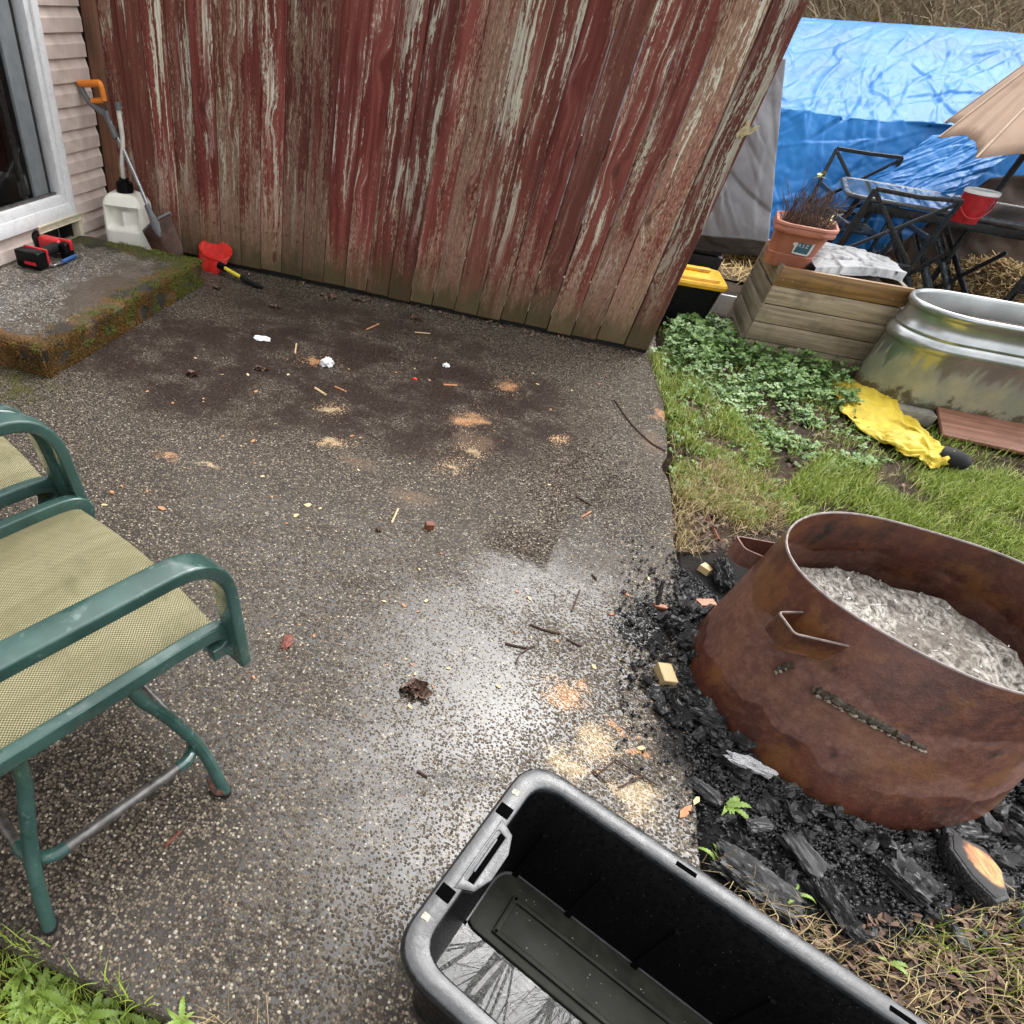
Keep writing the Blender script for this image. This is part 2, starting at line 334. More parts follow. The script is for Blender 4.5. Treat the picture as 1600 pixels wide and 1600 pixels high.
def sheet_mat(name, a, b_, rough=.35, sc=14, bd=.02, st=.6, spots=None, seam=None):   # crumpled plastic or cloth
    k = NB(name); o = k.obj
    v = k.n('TexNoise', {'Vector': k.map(o, (1, .8, .9), ro=(0, .6, .3)), 'Scale': sc, 'Detail': 4, 'Roughness': .55, 'Distortion': .6}, noise_type='RIDGED_MULTIFRACTAL', normalize=True).outputs['Fac']
    cr = k.n('TexNoise', {'Vector': k.map(o, (2.6, 2.2, .5), ro=(0, .75, .2)), 'Scale': sc * .45, 'Detail': 5, 'Roughness': .5, 'Distortion': .8}, noise_type='RIDGED_MULTIFRACTAL', normalize=True).outputs['Fac']
    c = k.mix(k.mr(k.noise(o, 2.2, 4), .35, .65), a, b_); c = k.mix(k.mr(cr, .25, .8, 0, .22), c, tuple(min(1, x * 1.5 + .03) for x in b_))
    if spots: c = k.mix(k.mr(k.noise(o, spots[1], 5, .6), .52, .66), c, spots[0])
    k.set(Base_Color=c, Roughness=rough, Specular_IOR_Level=.25, Normal=k.bump(k.ma('ADD', k.ma('MULTIPLY', v, .7), cr), st, bd)); return k.m

def metal_green():
    k = NB('green_painted_metal'); o = k.obj; f = k.noise(o, 7, 5, .6); g = k.noise(o, 60, 4)
    c = k.mix(k.mr(f, .35, .66), (.015, .046, .039), (.032, .080, .068)); c = k.mix(k.mr(g, .60, .74, 0, .35), c, (.16, .24, .22))
    w_ = k.mr(k.noise(o, 9, 3, .6), .44, .62)
    k.set(Base_Color=c, Roughness=k.mr(w_, 0, 1, .42, .16), Coat_Weight=k.mr(w_, 0, 1, .15, .8), Coat_Roughness=.05, Normal=k.bump(k.ma('ADD', g, k.ma('MULTIPLY', w_, 1.5)), .12, .002)); return k.m

def sling_mat():
    k = NB('woven_sling'); x = k.xyz(k.tc.outputs['UV']); pu, pv = 2 * math.pi / .0070, 2 * math.pi / .0062
    sgn = k.ma('MULTIPLY', k.ma('SINE', k.ma('MULTIPLY', x[0], pu)), k.ma('SINE', k.ma('MULTIPLY', x[1], pv)))
    h = k.mr(sgn, -.7, .7); f = k.noise(k.obj, 7, 5, .6)
    c = k.mix(h, (.045, .042, .014), (.36, .325, .185)); c = k.mix(k.mr(f, .38, .70, 0, .55), c, (.11, .10, .035))
    c = k.mix(k.mr(k.noise(k.map(k.tc.outputs['UV'], (3, 40, 1)), 1, 4), .42, .75, 0, .45), c, (.10, .085, .035)); c = k.mix(k.mr(k.noise(k.map(k.tc.outputs['UV'], (9, 5, 1)), 1, 5, .65), .52, .72, 0, .5), c, (.07, .065, .02))
    k.set(Base_Color=c, Roughness=.6, Normal=k.bump(h, .8, .0015)); return k.m

def rust_mat():
    k = NB('rusted_steel'); o = k.obj; x = k.xyz(o); z = x[2]; f = k.noise(o, 5, 6, .62); g = k.noise(o, 48, 6, .65); s = k.noise(k.map(o, (22, 22, 2.6)), 1, 6, .6); h = k.noise(o, 210, 4, .7)
    c = k.mix(k.mr(f, .34, .66), (.050, .015, .0105), (.115, .036, .022)); c = k.mix(k.mr(g, .46, .70, 0, .55), c, (.18, .068, .036))
    c = k.mix(k.mr(s, .50, .72, 0, .6), c, (.030, .011, .008)); c = k.mix(k.mr(k.noise(o, 8, 5, .6), .48, .66, 0, .65), c, (.20, .082, .022))
    wav = k.ma('ADD', z, k.ma('MULTIPLY', k.ma('SUBTRACT', k.noise(k.map(o, (3.2, 3.2, .8)), 1, 4, .5), .5), .26))
    dry = k.ma('MULTIPLY', k.mr(wav, .085, .095), k.mr(wav, .285, .270)); dry = k.ma('MULTIPLY', dry, k.mr(k.noise(o, 2.2, 3), .36, .44, .25, 1))
    c = k.mix(k.ma('MULTIPLY', dry, .55), c, k.mix(k.mr(g, .35, .65), (.155, .070, .053), (.235, .125, .094)))
    blk = k.mr(k.noise(o, 6.5, 4, .55), .62, .70); c = k.mix(k.ma('MULTIPLY', blk, .9), c, (.012, .009, .008))
    c = k.mix(k.mr(h, .62, .74, 0, .55), c, (.30, .17, .10)); c = k.mix(k.mr(h, .40, .30, 0, .6), c, (.02, .009, .007))
    k.set(Base_Color=c, Roughness=k.mr(dry, 0, 1, .34, .66), Coat_Weight=k.mr(dry, 0, 1, .35, .0), Coat_Roughness=.25, Normal=k.bump(k.ma('ADD', k.ma('ADD', g, k.ma('MULTIPLY', f, .6)), k.ma('MULTIPLY', h, .4)), .6, .0035)); return k.m

def char_mat():
    k = NB('charred_wood'); o = k.obj; v = k.n('TexVoronoi', {'Vector': k.map(o, (1, 2.2, 1.6)), 'Scale': 70}, feature='DISTANCE_TO_EDGE').outputs['Distance']
    r_ = k.rand(); i = k.island(); f = k.noise(o, 35, 4)
    c = k.mix(k.mr(k.ma('ADD', k.ma('MULTIPLY', k.ma('ADD', r_, i), .25), f), .5, 1.05), (.0085, .0085, .009), (.050, .051, .055))
    c = k.mix(k.mr(f, .68, .78, 0, .6), c, (.17, .165, .16))
    k.set(Base_Color=c, Roughness=.42, Coat_Weight=.5, Coat_Roughness=.22, Normal=k.bump(k.ma('ADD', k.mr(v, 0, .12), k.ma('MULTIPLY', k.noise(k.map(o, (1, 3, 2)), 60, 5, .65), 1.4)), 1.0, .006)); return k.m

def soil_mat():
    k = NB('soil'); o = k.obj; f = k.noise(o, 6, 6, .6); g = k.noise(o, 60, 5, .65); h = k.noise(o, 220, 3, .7)
    c = k.mix(k.mr(f, .35, .65), (.020, .012, .008), (.052, .033, .020)); c = k.mix(k.mr(g, .48, .72), c, (.080, .050, .030)); c = k.mix(k.mr(h, .6, .7, 0, .6), c, (.16, .12, .08))
    x = k.xyz(o); wob = k.vm('ADD', o, k.vm('MULTIPLY', k.vm('SUBTRACT', k.noise(o, 5, 3, out='Color'), (.5, .5, .5)), (.3, .3, 0)))
    ch = k.blob(wob, 1.12, 1.45, .86, .92, 0, .72); c = k.mix(k.ma('MULTIPLY', ch, k.mr(g, .25, .45, .6, 1)), c, k.mix(k.mr(h, .4, .7), (.007, .007, .0072), (.022, .021, .021)))
    far = k.mr(x[1], 7.2, 8.6); c = k.mix(far, c, k.mix(k.mr(g, .4, .7), (.085, .062, .035), (.19, .15, .09)))
    k.set(Base_Color=c, Roughness=.85, Specular_IOR_Level=.2, Normal=k.bump(k.ma('ADD', k.ma('MULTIPLY', g, .8), k.ma('MULTIPLY', h, .4)), .9, .02)); return k.m

def ash_mat():
    k = NB('wood_ash'); o = k.obj; f = k.noise(k.map(o, (70, 38, 40), ro=(0, 0, .6)), 1, 8, .72, .5); g = k.noise(o, 9, 4)
    c = k.ramp(f, [(.34, (.022, .020, .018)), (.44, (.17, .152, .132)), (.54, (.43, .40, .355)), (.66, (.70, .66, .60))])
    c = k.mix(k.mr(k.noise(o, 7, 5, .6), .50, .66, 0, .75), c, (.13, .105, .085)); c = k.mix(k.mr(k.noise(o, 15, 5, .65), .60, .70, 0, .9), c, (.015, .014, .013))
    zz = k.xyz(o)[2]; c = k.mix(k.mr(zz, .205, .16), c, (.012, .011, .010))
    k.set(Base_Color=c, Roughness=.9, Normal=k.bump(k.ma('ADD', f, k.ma('MULTIPLY', k.noise(o, 330, 4, .7), .6)), .8, .007)); return k.m

def galv_mat():
    k = NB('galvanised_steel'); o = k.obj; z = k.xyz(o)[2]; s = k.noise(k.map(o, (26, 26, 2.2), ro=(0, .25, 0)), 1, 5, .6); f = k.noise(o, 6, 5, .6)
    c = k.mix(k.mr(f, .3, .7), (.34, .36, .36), (.50, .52, .52))
    al = k.mr(k.ma('ADD', k.mr(z, .10, .31, .42, -.22, it='LINEAR'), s), .46, .74); c = k.mix(k.ma('MULTIPLY', al, .68), c, k.mix(k.mr(f, .4, .62), (.20, .215, .115), (.33, .29, .12)))
    dk = k.mr(k.ma('ADD', k.mr(z, .05, .16, .26, -.1, it='LINEAR'), k.noise(o, 16, 5, .65)), .62, .78); c = k.mix(k.ma('MULTIPLY', dk, .85), c, (.05, .035, .012))
    k.set(Base_Color=c, Roughness=k.mr(al, 0, 1, .30, .6), Metallic=k.mr(al, 0, 1, .85, .1), Normal=k.bump(k.ma('ADD', s, f), .12, .004)); return k.m

# ------------------------------------------------------------------ materials in use
M_patio = aggregate('wet_exposed_aggregate', True); M_step = aggregate('mossy_aggregate', False)
M_board = board_mat(); M_soil = soil_mat(); M_rust = rust_mat(); M_char = char_mat(); M_ash = ash_mat(); M_galv = galv_mat()
M_green = metal_green(); M_sling = sling_mat()
M_greytube = simple('worn_grey_tube', (.13, .125, .12), .35, .6, .3, 40)
M_siding = simple('beige_vinyl_siding', (.58, .485, .435), .5, 0, .07, 14, .05, .001, ((.22, .17, .13), .35))
M_white = simple('white_vinyl', (.66, .67, .68), .4, 0, .06, 60, .12, .001, ((.33, .32, .29), .35))
M_cream = simple('cream_plastic', (.58, .53, .40), .5, 0, .1, 40, .1, .001, ((.2, .17, .08), .5))
M_dark = simple('dark_interior', (.02, .02, .021), .8, 0, .2)
M_stile = simple('grey_stile', (.17, .19, .20), .4, 0, .1, 20, .05)
M_bed = simple('grey_blanket', (.25, .28, .29), .9, 0, .15, 9)
M_brown = wood_mat('brown_stained_post', (.10, .042, .022), (.17, .075, .04), along=2)
M_rail = wood_mat('fence_rail_wood', (.16, .12, .09), (.28, .22, .17), along=0)
M_nail = simple('rusty_nail', (.035, .018, .012), .7, .2, .4)
M_plank = wood_mat('planter_wood', (.17, .128, .082), (.36, .285, .195), (.05, .035, .018), .65, 0, .6)
M_plank2 = wood_mat('planter_side_wood', (.13, .105, .072), (.24, .205, .145), (.05, .042, .025), .7, 1, .5)
M_wet = wood_mat('wet_planter_wood', (.13, .065, .022), (.26, .145, .05), (.03, .018, .01), .4, 0, .6)
M_redplank = wood_mat('red_brown_plank', (.14, .058, .036), (.27, .13, .085), (.05, .03, .022), .6, 0, .6)
M_blackmetal = simple('black_powder_coat', (.011, .011, .012), .32, .0, .3, 50, .1, .001)
M_black = simple('black_plastic', (.0030, .0031, .0034), .38, 0, .2, 260, .06, .001, spec=.16)
M_rim = simple('wet_black_rim', (.016, .0175, .020), .30, 0, .3, 70, .5, .003, coat=.5)
M_rim.node_tree.nodes['Principled BSDF'].inputs['Coat IOR'].default_value = 1.5; M_rim.node_tree.nodes['Principled BSDF'].inputs['Coat Roughness'].default_value = .2
M_yellowlid = simple('yellow_lid', (.62, .34, .015), .4, 0, .15, 12, .05)
M_red = simple('red_plastic', (.62, .025, .018), .35, 0, .15, 30, .05, dirt=((.05, .012, .01), .5))
M_bucket = simple('red_bucket', (.36, .012, .016), .35, 0, .15, 30, .05)
M_lid = simple('white_lid', (.75, .75, .74), .5, 0, .04, 20, .02)
M_jug = simple('translucent_white_jug', (.80, .785, .70), .38, 0, .05, 9, .05, .004, ((.30, .27, .16), .45))
M_hose = simple('clear_hose', (.55, .54, .48), .25, 0, .1)
M_orange = simple('orange_grip', (.75, .22, .02), .5, 0, .08)
M_greypl = simple('grey_plastic', (.12, .125, .13), .5, 0, .12)
M_steel = simple('bare_steel', (.36, .36, .37), .32, .85, .2, 40, .1, dirt=((.10, .06, .04), .5))
M_rusty = simple('rusty_blade', (.060, .028, .018), .6, .3, .5, 22, .4, .002)
M_drillred = simple('drill_red', (.52, .02, .025), .35, 0, .1)
M_rubber = simple('black_rubber', (.012, .012, .013), .7, 0, .2, spec=.2)
M_floor = simple('silty_black_floor', (.022, .0225, .016), .55, 0, .35, 30, .1, spec=.25)
M_lip = simple('highlight_grey_lip', (.085, .088, .092), .35, 0, .2)  # grey lighter than the tub, paints the bright edge line of the lip
M_recess_shade = simple('painted_recess_shade', (.002, .002, .002), .95, 0, .1, spec=.0)  # near-black colour standing in for shade inside small recesses
M_blue = simple('blue_grip', (.02, .075, .22), .45, 0, .15)
M_yellowrod = simple('yellow_rod', (.75, .63, .05), .4, 0, .08)
M_terra = simple('terracotta_plastic', (.36, .125, .075), .5, 0, .14, 10, .08, .002, ((.20, .06, .04), .6))
M_sticker = simple('white_sticker', (.62, .64, .63), .5, 0, .06, 60)
M_stickerblue = simple('teal_print', (.04, .11, .16), .5, 0, .15, 60)
M_tan = sheet_mat('tan_canvas', (.33, .235, .175), (.42, .30, .225), .85, 5, .02, .35)
M_bluetarp = sheet_mat('blue_tarp', (.006, .125, .38), (.013, .165, .46), .45, 12, .012, .35)
M_greytarp = sheet_mat('grey_tarp', (.16, .16, .172), (.25, .25, .265), .42, 14, .012, .35)
M_fabric = sheet_mat('landscape_fabric', (.19, .195, .20), (.32, .325, .33), .6, 9, .015, .6, ((.03, .03, .03), 6))
M_yellow = sheet_mat('yellow_cloth', (.50, .375, .035), (.60, .47, .07), .55, 14, .006, .3, ((.40, .28, .025), 7))
M_seam = simple('canvas_seam', (.50, .38, .29), .85, 0, .1)
M_browntarp = sheet_mat('brown_cloth', (.06, .04, .03), (.11, .075, .055), .7, 6, .03, .6)
M_glass_t = NB('table_glass').set(Base_Color=(.30, .38, .42), Roughness=.06, Transmission_Weight=.75, IOR=1.45, Coat_Weight=.6).m
M_glass = NB('door_glass').set(Base_Color=(.75, .8, .8), Roughness=.03, Transmission_Weight=1.0, IOR=1.45).m
k = NB('rain_water'); nn = k.noise(k.obj, 34, 4, .6, .6)
vr = k.n('TexWave', {'Vector': k.map(k.obj, lo=(-.30, -.47, 0)), 'Scale': 26.0, 'Distortion': 2.0, 'Detail': 2.0}, wave_type='RINGS', rings_direction='SPHERICAL').outputs['Fac']
k.set(Base_Color=(.80, .84, .78), Roughness=.0, Transmission_Weight=1.0, Coat_Weight=.8, Coat_IOR=1.5, Coat_Roughness=0.0, IOR=1.33, Normal=k.bump(k.ma('ADD', nn, k.ma('MULTIPLY', vr, .10)), .20, .006)); M_water = k.m
M_tree = simple('tree_bark', (.05, .042, .035), .85, 0, .3, 20, .4)
M_chipA = simple('orange_chip', (.42, .19, .085), .75, 0, .25, 60, .2)
M_chipB = simple('tan_chip', (.56, .42, .23), .75, 0, .2, 60, .2)
M_twig = simple('brown_twig', (.055, .03, .02), .7, 0, .4, 80, .3)
M_redtwig = simple('red_brown_leaf', (.13, .035, .02), .6, 0, .35, 60, .3)
M_deadleaf = simple('dead_leaf', (.11, .062, .042), .6, 0, .4, 50, .4)
M_paper = simple('white_paper', (.75, .76, .77), .7, 0, .05, 80, .5, .003)
M_concrete = simple('grey_paver', (.19, .18, .15), .8, 0, .25, 25, .5, .004, ((.06, .05, .03), .6))
M_dirt = simple('dark_potting_soil', (.045, .026, .020), .9, 0, .5, 60, .9, .01)
M_grass = leaf_mat('green_grass', (.12, .185, .018), (.31, .38, .06))
M_dry = leaf_mat('dry_grass', (.21, .155, .065), (.42, .33, .16), rough=.7)
M_straw = leaf_mat('straw', (.30, .20, .075), (.58, .42, .18), rough=.7)
M_bramble = leaf_mat('dead_brush', (.11, .080, .050), (.36, .285, .18), rough=.8)
M_weed = leaf_mat('creeping_weed_leaf', (.050, .115, .026), (.165, .265, .070), (.045, .095, .02))
M_dandelion = leaf_mat('dandelion_leaf', (.085, .17, .022), (.22, .31, .06))
M_mossblade = leaf_mat('moss', (.20, .085, .016), (.13, .095, .016), rough=.9)
M_mossgreen = leaf_mat('green_moss', (.085, .10, .014), (.17, .18, .03), rough=.9)
M_litter = leaf_mat('leaf_litter', (.05, .028, .02), (.19, .115, .075), rough=.7)
M_deadstem = leaf_mat('dead_stems', (.045, .025, .020), (.12, .075, .055), rough=.8)

# ------------------------------------------------------------------ setting: ground, patio, hill
def gz(x, y):
    h = -.028 + .012 * nz(x * 1.7, y * 1.7) + .008 * nz(x * 6, y * 6, 3)
    h += .012 * math.exp(-((x - XE - .12) / .12) ** 2)
    if y > 9.0: h += .55 * (y - 9.0) ** 1.05 * min(1, (y - 9) / 1.5) + .25 * nz(x * .8, y * .8)
    if x < XE - .01 and y < YF + .5: h = -.11
    return min(h, 7.0 + .2 * nz(x * .1, y * .1)) if y > 9 else h
def axis(lo, hi, fine0, fine1, step, coarse):
    a = []; v = lo
    while v < hi:
        a.append(v); v += step if fine0 <= v < fine1 else max(step, coarse * (min(abs(v - fine0), abs(v - fine1)) * .25 + .08))
    return a + [hi]
xs = axis(-60, 60, .70, 3.0, .035, 1.0); ys = axis(-40, 70, .2, 4.8, .035, 1.0)
g = MB(); n_ = len(xs); g.v = [(x, y, gz(x, y)) for y in ys for x in xs]
g.f = [(j * n_ + i, j * n_ + i + 1, (j + 1) * n_ + i + 1, (j + 1) * n_ + i) for j in range(len(ys) - 1) for i in range(n_ - 1)]
tag(g.build('ground', M_soil), kind='structure')

edge = []
y = 4.55
while y > .16:                                        # chipped right edge
    d = .006 * nz(y * 9, 1) + .004 * nz(y * 31, 2)
    if 2.55 < y < 2.95: d -= .028 * math.exp(-((y - 2.72) / .09) ** 2)
    if y > 3.75: d += -.05 * (min(y, 4.1) - 3.75)
    edge.append((XE + d, y)); y -= .03
x = XE
while x > -2.9:
    edge.append((x, .155 + .006 * nz(x * 9, 4))); x -= .05
edge += [(-2.9, .155), (-2.9, 4.55)]
pb = MB().plate(edge, .10); pb.v = [(a, b, c - .10) for a, b, c in pb.v]
tag(pb.build('patio', M_patio, bevel=.004, seg=1), kind='structure')

# ------------------------------------------------------------------ house (left): siding courses, sliding door, vent, eave
house = thing('house', 'beige lap sided house wall with a white framed sliding glass door', 'house', (0, 0, 0))
DY1 = 3.622; DY0 = DY1 - 1.95; DZ0 = .245; DZ1 = 2.25; EXP = .0985; ZB = .033
def siding_me(y0, y1):
    m = MB(); pr = [(-.02, .004), (.000, 0.0), (.0165, .0), (.0165, .056), (.013, .060), (.002, .088), (.002, EXP + .004), (-.02, EXP + .004)]
    m.loft([[(p[0], y, p[1]) for p in pr] for y in (y0, y1)]); return m.mesh('siding_board', M_siding, smooth=False, bevel=.0015, seg=1)
s_r = siding_me(DY1 + .003, 3.987); s_l = siding_me(-4.0, DY0 - .003); s_m = siding_me(DY0, DY1); s_f = siding_me(-4.0, 3.987); s_v0 = siding_me(-4.0, 3.255); s_v1 = siding_me(3.665, 3.987)
kz = 0
for i in range(26):
    z = ZB + i * EXP
    if z < .20 and z + EXP > .13: segs = (s_v0, s_v1)
    elif z + EXP * .6 < DZ0 and z < .2: segs = (s_f,)
    elif DZ0 - EXP * .4 <= z < DZ1: segs = (s_r, s_l)
    else: segs = (s_f,) if z > .3 or z < .1 else (s_v0, s_v1)
    for me in segs:
        o = link('siding_board', me, house); o.location = (XH + .0004 * random.uniform(-1, 1), 0, z)
def wallseg(y0, y1, z0, z1): wb.box((XH - .075, (y0 + y1) / 2, (z0 + z1) / 2), (.10, y1 - y0, z1 - z0))
wb = MB(); wallseg(-4, DY0, -.1, 2.7); wallseg(DY1, 3.985, -.1, 2.7); wallseg(DY0 + .001, DY1 - .001, DZ1, 2.7); wallseg(DY0 + .001, 3.27, -.1, DZ0 - .01); wallseg(3.27, DY1 - .001, -.1, .10)
wb.build('wall', M_dark, house, smooth=False)
MB().box((XH + .05, -.2, 2.66), (.54, 8.4, .05)).build('soffit', M_white, house, smooth=False)
MB().box((XH + .335, -.2, 2.70), (.03, 8.4, .18)).build('fascia', M_white, house, bevel=.003)
rf = MB(); rf.loft([[(XH + .36, y, 2.80), (XH + .36, y, 2.84), (XH - 3.2, y, 4.3), (XH - 3.2, y, 4.26)] for y in (-4.5, 4.05)]); rf.build('roof', M_dark, house, smooth=False)
def frame_ring(mb, x0, x1, yo0, yo1, zo0, zo1, wy, wz0, wz1):   # picture-frame of four mitred bars in the wall plane
    o_ = [(yo0, zo0), (yo1, zo0), (yo1, zo1), (yo0, zo1)]; i_ = [(yo0 + wy, zo0 + wz0), (yo1 - wy, zo0 + wz0), (yo1 - wy, zo1 - wz1), (yo0 + wy, zo1 - wz1)]
    for a in range(4):
        b_ = (a + 1) % 4; q = [o_[a], o_[b_], i_[b_], i_[a]]
        mb.add([(x0, p[0], p[1]) for p in q] + [(x1, p[0], p[1]) for p in q], [(0, 1, 2, 3), (7, 6, 5, 4), (0, 4, 5, 1), (1, 5, 6, 2), (2, 6, 7, 3), (3, 7, 4, 0)])
door = MB(); frame_ring(door, XH - .06, XH + .034, DY0, DY1, DZ0, DZ1, .052, .066, .06)
dr = door.build('sliding_door', M_white, house, bevel=.003)
d2 = MB(); frame_ring(d2, XH - .06, XH + .020, DY0 + .053, DY1 - .053, DZ0 + .067, DZ1 - .061, .040, .042, .04); d2.build('jamb', M_white, dr, bevel=.003)
d3 = MB().box((XH - .012, (DY0 + DY1) / 2, DZ0 + .115), (.022, 1.74, .012)); d3.build('track', M_greytube, dr, bevel=.002)
st_ = MB(); st_.box((XH - .038, 3.42, 1.27), (.03, .115, 1.83)); st_.box((XH - .038, 2.60, 1.27), (.03, .09, 1.83)); st_.build('stile', M_stile, dr, bevel=.004)
MB().box((XH - .05, 3.30, 1.27), (.02, .045, 1.84)).build('screen_frame', M_blackmetal, dr, bevel=.003)
MB().box((XH - .044, (DY0 + DY1) / 2, 1.25), (.006, 1.74, 1.80)).build('glass', M_glass, dr, smooth=False)
rm = MB(); rm.box((XH - 2.4, 2.0, 1.2), (.05, 5.0, 2.6)); rm.box((XH - 1.25, 2.0, -.02), (2.3, 5.0, .05)); rm.box((XH - 1.25, 2.0, 2.45), (2.3, 5.0, .05)); rm.box((XH - 1.25, 4.4, 1.2), (2.3, .05, 2.5)); rm.box((XH - 1.25, -.4, 1.2), (2.3, .05, 2.5))
rm.build('dark_room', simple('dark_room_wall', (.06, .055, .05), .9), house, smooth=False)
bedm = MB().box((XH - .55, 2.9, .27), (.75, 1.2, .32)); bedm.build('covered_bed', M_bed, house, bevel=.05, seg=4)
vt = MB(); frame_ring(vt, XH - .05, XH + .03, 3.262, 3.662, .098, .240, .034, .022, .026); ve = vt.build('foundation_vent', M_cream, house, bevel=.003)
vh = MB(); frame_ring(vh, XH + .0305, XH + .042, 3.254, 3.670, .214, .250, .004, .004, .010); vh.build('vent_lip', M_cream, ve, bevel=.002)
MB().box((XH - .16, 3.46, .17), (.02, .36, .16)).build('vent_back', M_dark, ve, smooth=False)

# ------------------------------------------------------------------ concrete step with moss
SX1, SY0, SY1, SZ = -1.990, 2.165, 3.650, .130
bm = bmesh.new(); bmesh.ops.create_cube(bm, size=1)
for v in bm.verts: v.co = Vector(((XH + .01 if v.co.x < 0 else SX1), (SY0 if v.co.y < 0 else SY1), (-.02 if v.co.z < 0 else SZ)))
bmesh.ops.bevel(bm, geom=[e for e in bm.edges], offset=.012, segments=2, affect='EDGES')
bmesh.ops.subdivide_edges(bm, edges=[e for e in bm.edges if e.calc_length() > .08], cuts=24, use_grid_fill=True)
for v in bm.verts:
    q = v.co * 9; f = .006 * mnoise.noise(q) + .004 * mnoise.noise(q * 3.3)
    if v.co.x > SX1 - .03: v.co.x += f * 1.6
    if v.co.y < SY0 + .03 or v.co.y > SY1 - .03: v.co.y += f * 1.6
    if v.co.z > .1: v.co.z += f * .45
me = bpy.data.meshes.new('concrete_step'); bm.to_mesh(me); bm.free(); me.materials.append(M_step); me.shade_smooth()
step = tag(link('concrete_step', me), 'low mossy exposed aggregate concrete step under the sliding door', 'step')
def moss_pts(n, mode):
    P = []
    while len(P) < n:
        r_ = random.random()
        if r_ < .62: p = (SX1 + .002, random.uniform(SY0, SY1), random.uniform(.0, SZ + .004)); nr = (1, 0, .25)
        elif r_ < .80: p = (random.uniform(XH + .3, SX1), SY0 - .002, random.uniform(0, SZ)); nr = (0, -1, .2)
        else:
            e_ = abs(random.gauss(0, .05))
            p = (SX1 - e_, random.uniform(SY0, SY1), SZ) if random.random() < .6 else (random.uniform(-2.6, SX1), SY1 - e_ * 1.3, SZ); nr = (0, 0, 1)
        gr = nz(p[0] * 5, p[1] * 5, p[2] * 8) + (.40 if p[1] > 3.25 else -.12) + (.25 if p[2] > .115 else 0)
        if (gr > .18) == (mode == 'g') and nz(p[0] * 11, p[1] * 11, p[2] * 14 + 5) > -.18: P.append((p, nr))
    return P
def soft_blades(P, l0, l1, wd):
    V = []; T = []
    for (p, nr) in P:
        nr = Vector(nr).normalized(); d = (nr + Vector((random.uniform(-1, 1), random.uniform(-1, 1), random.uniform(-1, 1))) * .7).normalized()
        s_ = d.cross(Vector((random.uniform(-1, 1), random.uniform(-1, 1), random.uniform(-1, 1)))).normalized() * wd; q = Vector(p); b_ = len(V); l = random.uniform(l0, l1)
        V += [q - s_, q + s_, q + d * l]; T.append((b_, b_ + 1, b_ + 2))
    return V, T
tag(tri_mesh('brown_moss', *soft_blades(moss_pts(9000, 'b'), .004, .012, .0022), M_mossblade, step), kind='stuff')
tag(tri_mesh('green_moss', *soft_blades(moss_pts(8000, 'g'), .004, .013, .0022), M_mossgreen, step), kind='stuff')

# ------------------------------------------------------------------ fence of upright boards
fence = thing('wooden_fence', 'tall weathered fence of peeling red painted upright boards', 'fence', (0, 0, 0))
FT = 1.62
right = [1012, 974, 930, 891.8, 853.7, 817.6, 780.4, 744.3, 708.2]
rx = [Yp(px, 549 - (1012 - px) * .205, YF).x for px in right]
sx = rx[:]
while sx[-1] > -2.66: sx.append(sx[-1] - .1412 - random.uniform(-.003, .003))
sx.append(-2.725)
for i in range(len(sx) - 1):
    x0, x1 = sx[i + 1], sx[i]; gap = random.choice((.0035, .004, .005, .006)) if i < 14 else .003; wd = x1 - x0 - gap
    zb = .024 + .005 * math.sin(i * 1.7) + (.006 if i > 12 else 0)
    m = MB(); hN = 14
    m.loft([[(-wd / 2, -.0095, z), (wd / 2, -.0095, z), (wd / 2, .0095, z), (-wd / 2, .0095, z)] for z in np.linspace(0, FT - zb, hN)])
    me = m.mesh('fence_board', M_board, bevel=.0035, seg=1, ang=30)
    for v in me.vertices: v.co.y += .003 * nz(v.co.z * 1.3, i * 3.1) ; v.co.x += .0012 * nz(v.co.z * 2.1, i * 7.7)
    o = link('fence_board', me, fence); o.location = ((x0 + x1) / 2, YF + .0095 + random.uniform(-.0045, .0045), zb); o.rotation_euler = (random.uniform(-.002, .002), random.uniform(-.0012, .0012), random.uniform(-.012, .012))
nh = MB()
for i in range(len(sx) - 1):
    for z in (.24, .86, 1.40):
        for f in (.25, .75): nh.box((sx[i + 1] + (sx[i] - sx[i + 1]) * (f + random.uniform(-.05, .05)), YF - .0015, z + random.uniform(-.02, .02)), (.006, .004, .006))
tag(nh.build('nail_heads', M_nail, fence, smooth=False), kind='stuff')
for z in (.25, .85, 1.42):
    MB().box((-1.0, YF + .043, z), (3.3, .038, .088)).build('fence_rail', M_rail, fence, bevel=.002)
for x in (-2.4, -.9, .55):
    MB().box((x, YF + .107, .80), (.088, .088, 1.66)).build('fence_post', M_rail, fence, bevel=.003)
MB().box((-1.0, YF + .052, .040), (3.3, .018, .10)).build('gap_blocker', M_dark, fence, bevel=.002)  # dark strip added behind the boards so the foot gap stays black
MB().box((-2.775, YF + .01, .80), (.096, .04, 1.64)).build('corner_post', M_brown, fence, bevel=.004)
pts = [(.0, .0), (.012, .012), (.020, .004), (.030, .020), (.045, .030), (.058, .052), (.060, .066), (.046, .060), (.036, .046), (.024, .050), (.014, .062), (.004, .070), (-.004, .060), (.002, .044), (-.006, .030), (-.010, .012)]
MX = Matrix.Translation(Yp(1150, 215, YF - .0035)) @ Matrix.Rotation(R(90), 4, 'X') @ Matrix.Rotation(-.25, 4, 'Z')
MB().plate([(a * 1.0, b) for a, b in pts], .004, MX).build('lichen_crust', simple('pale_lichen', (.40, .34, .20), .9, 0, .3, 50, .9, .004), fence)

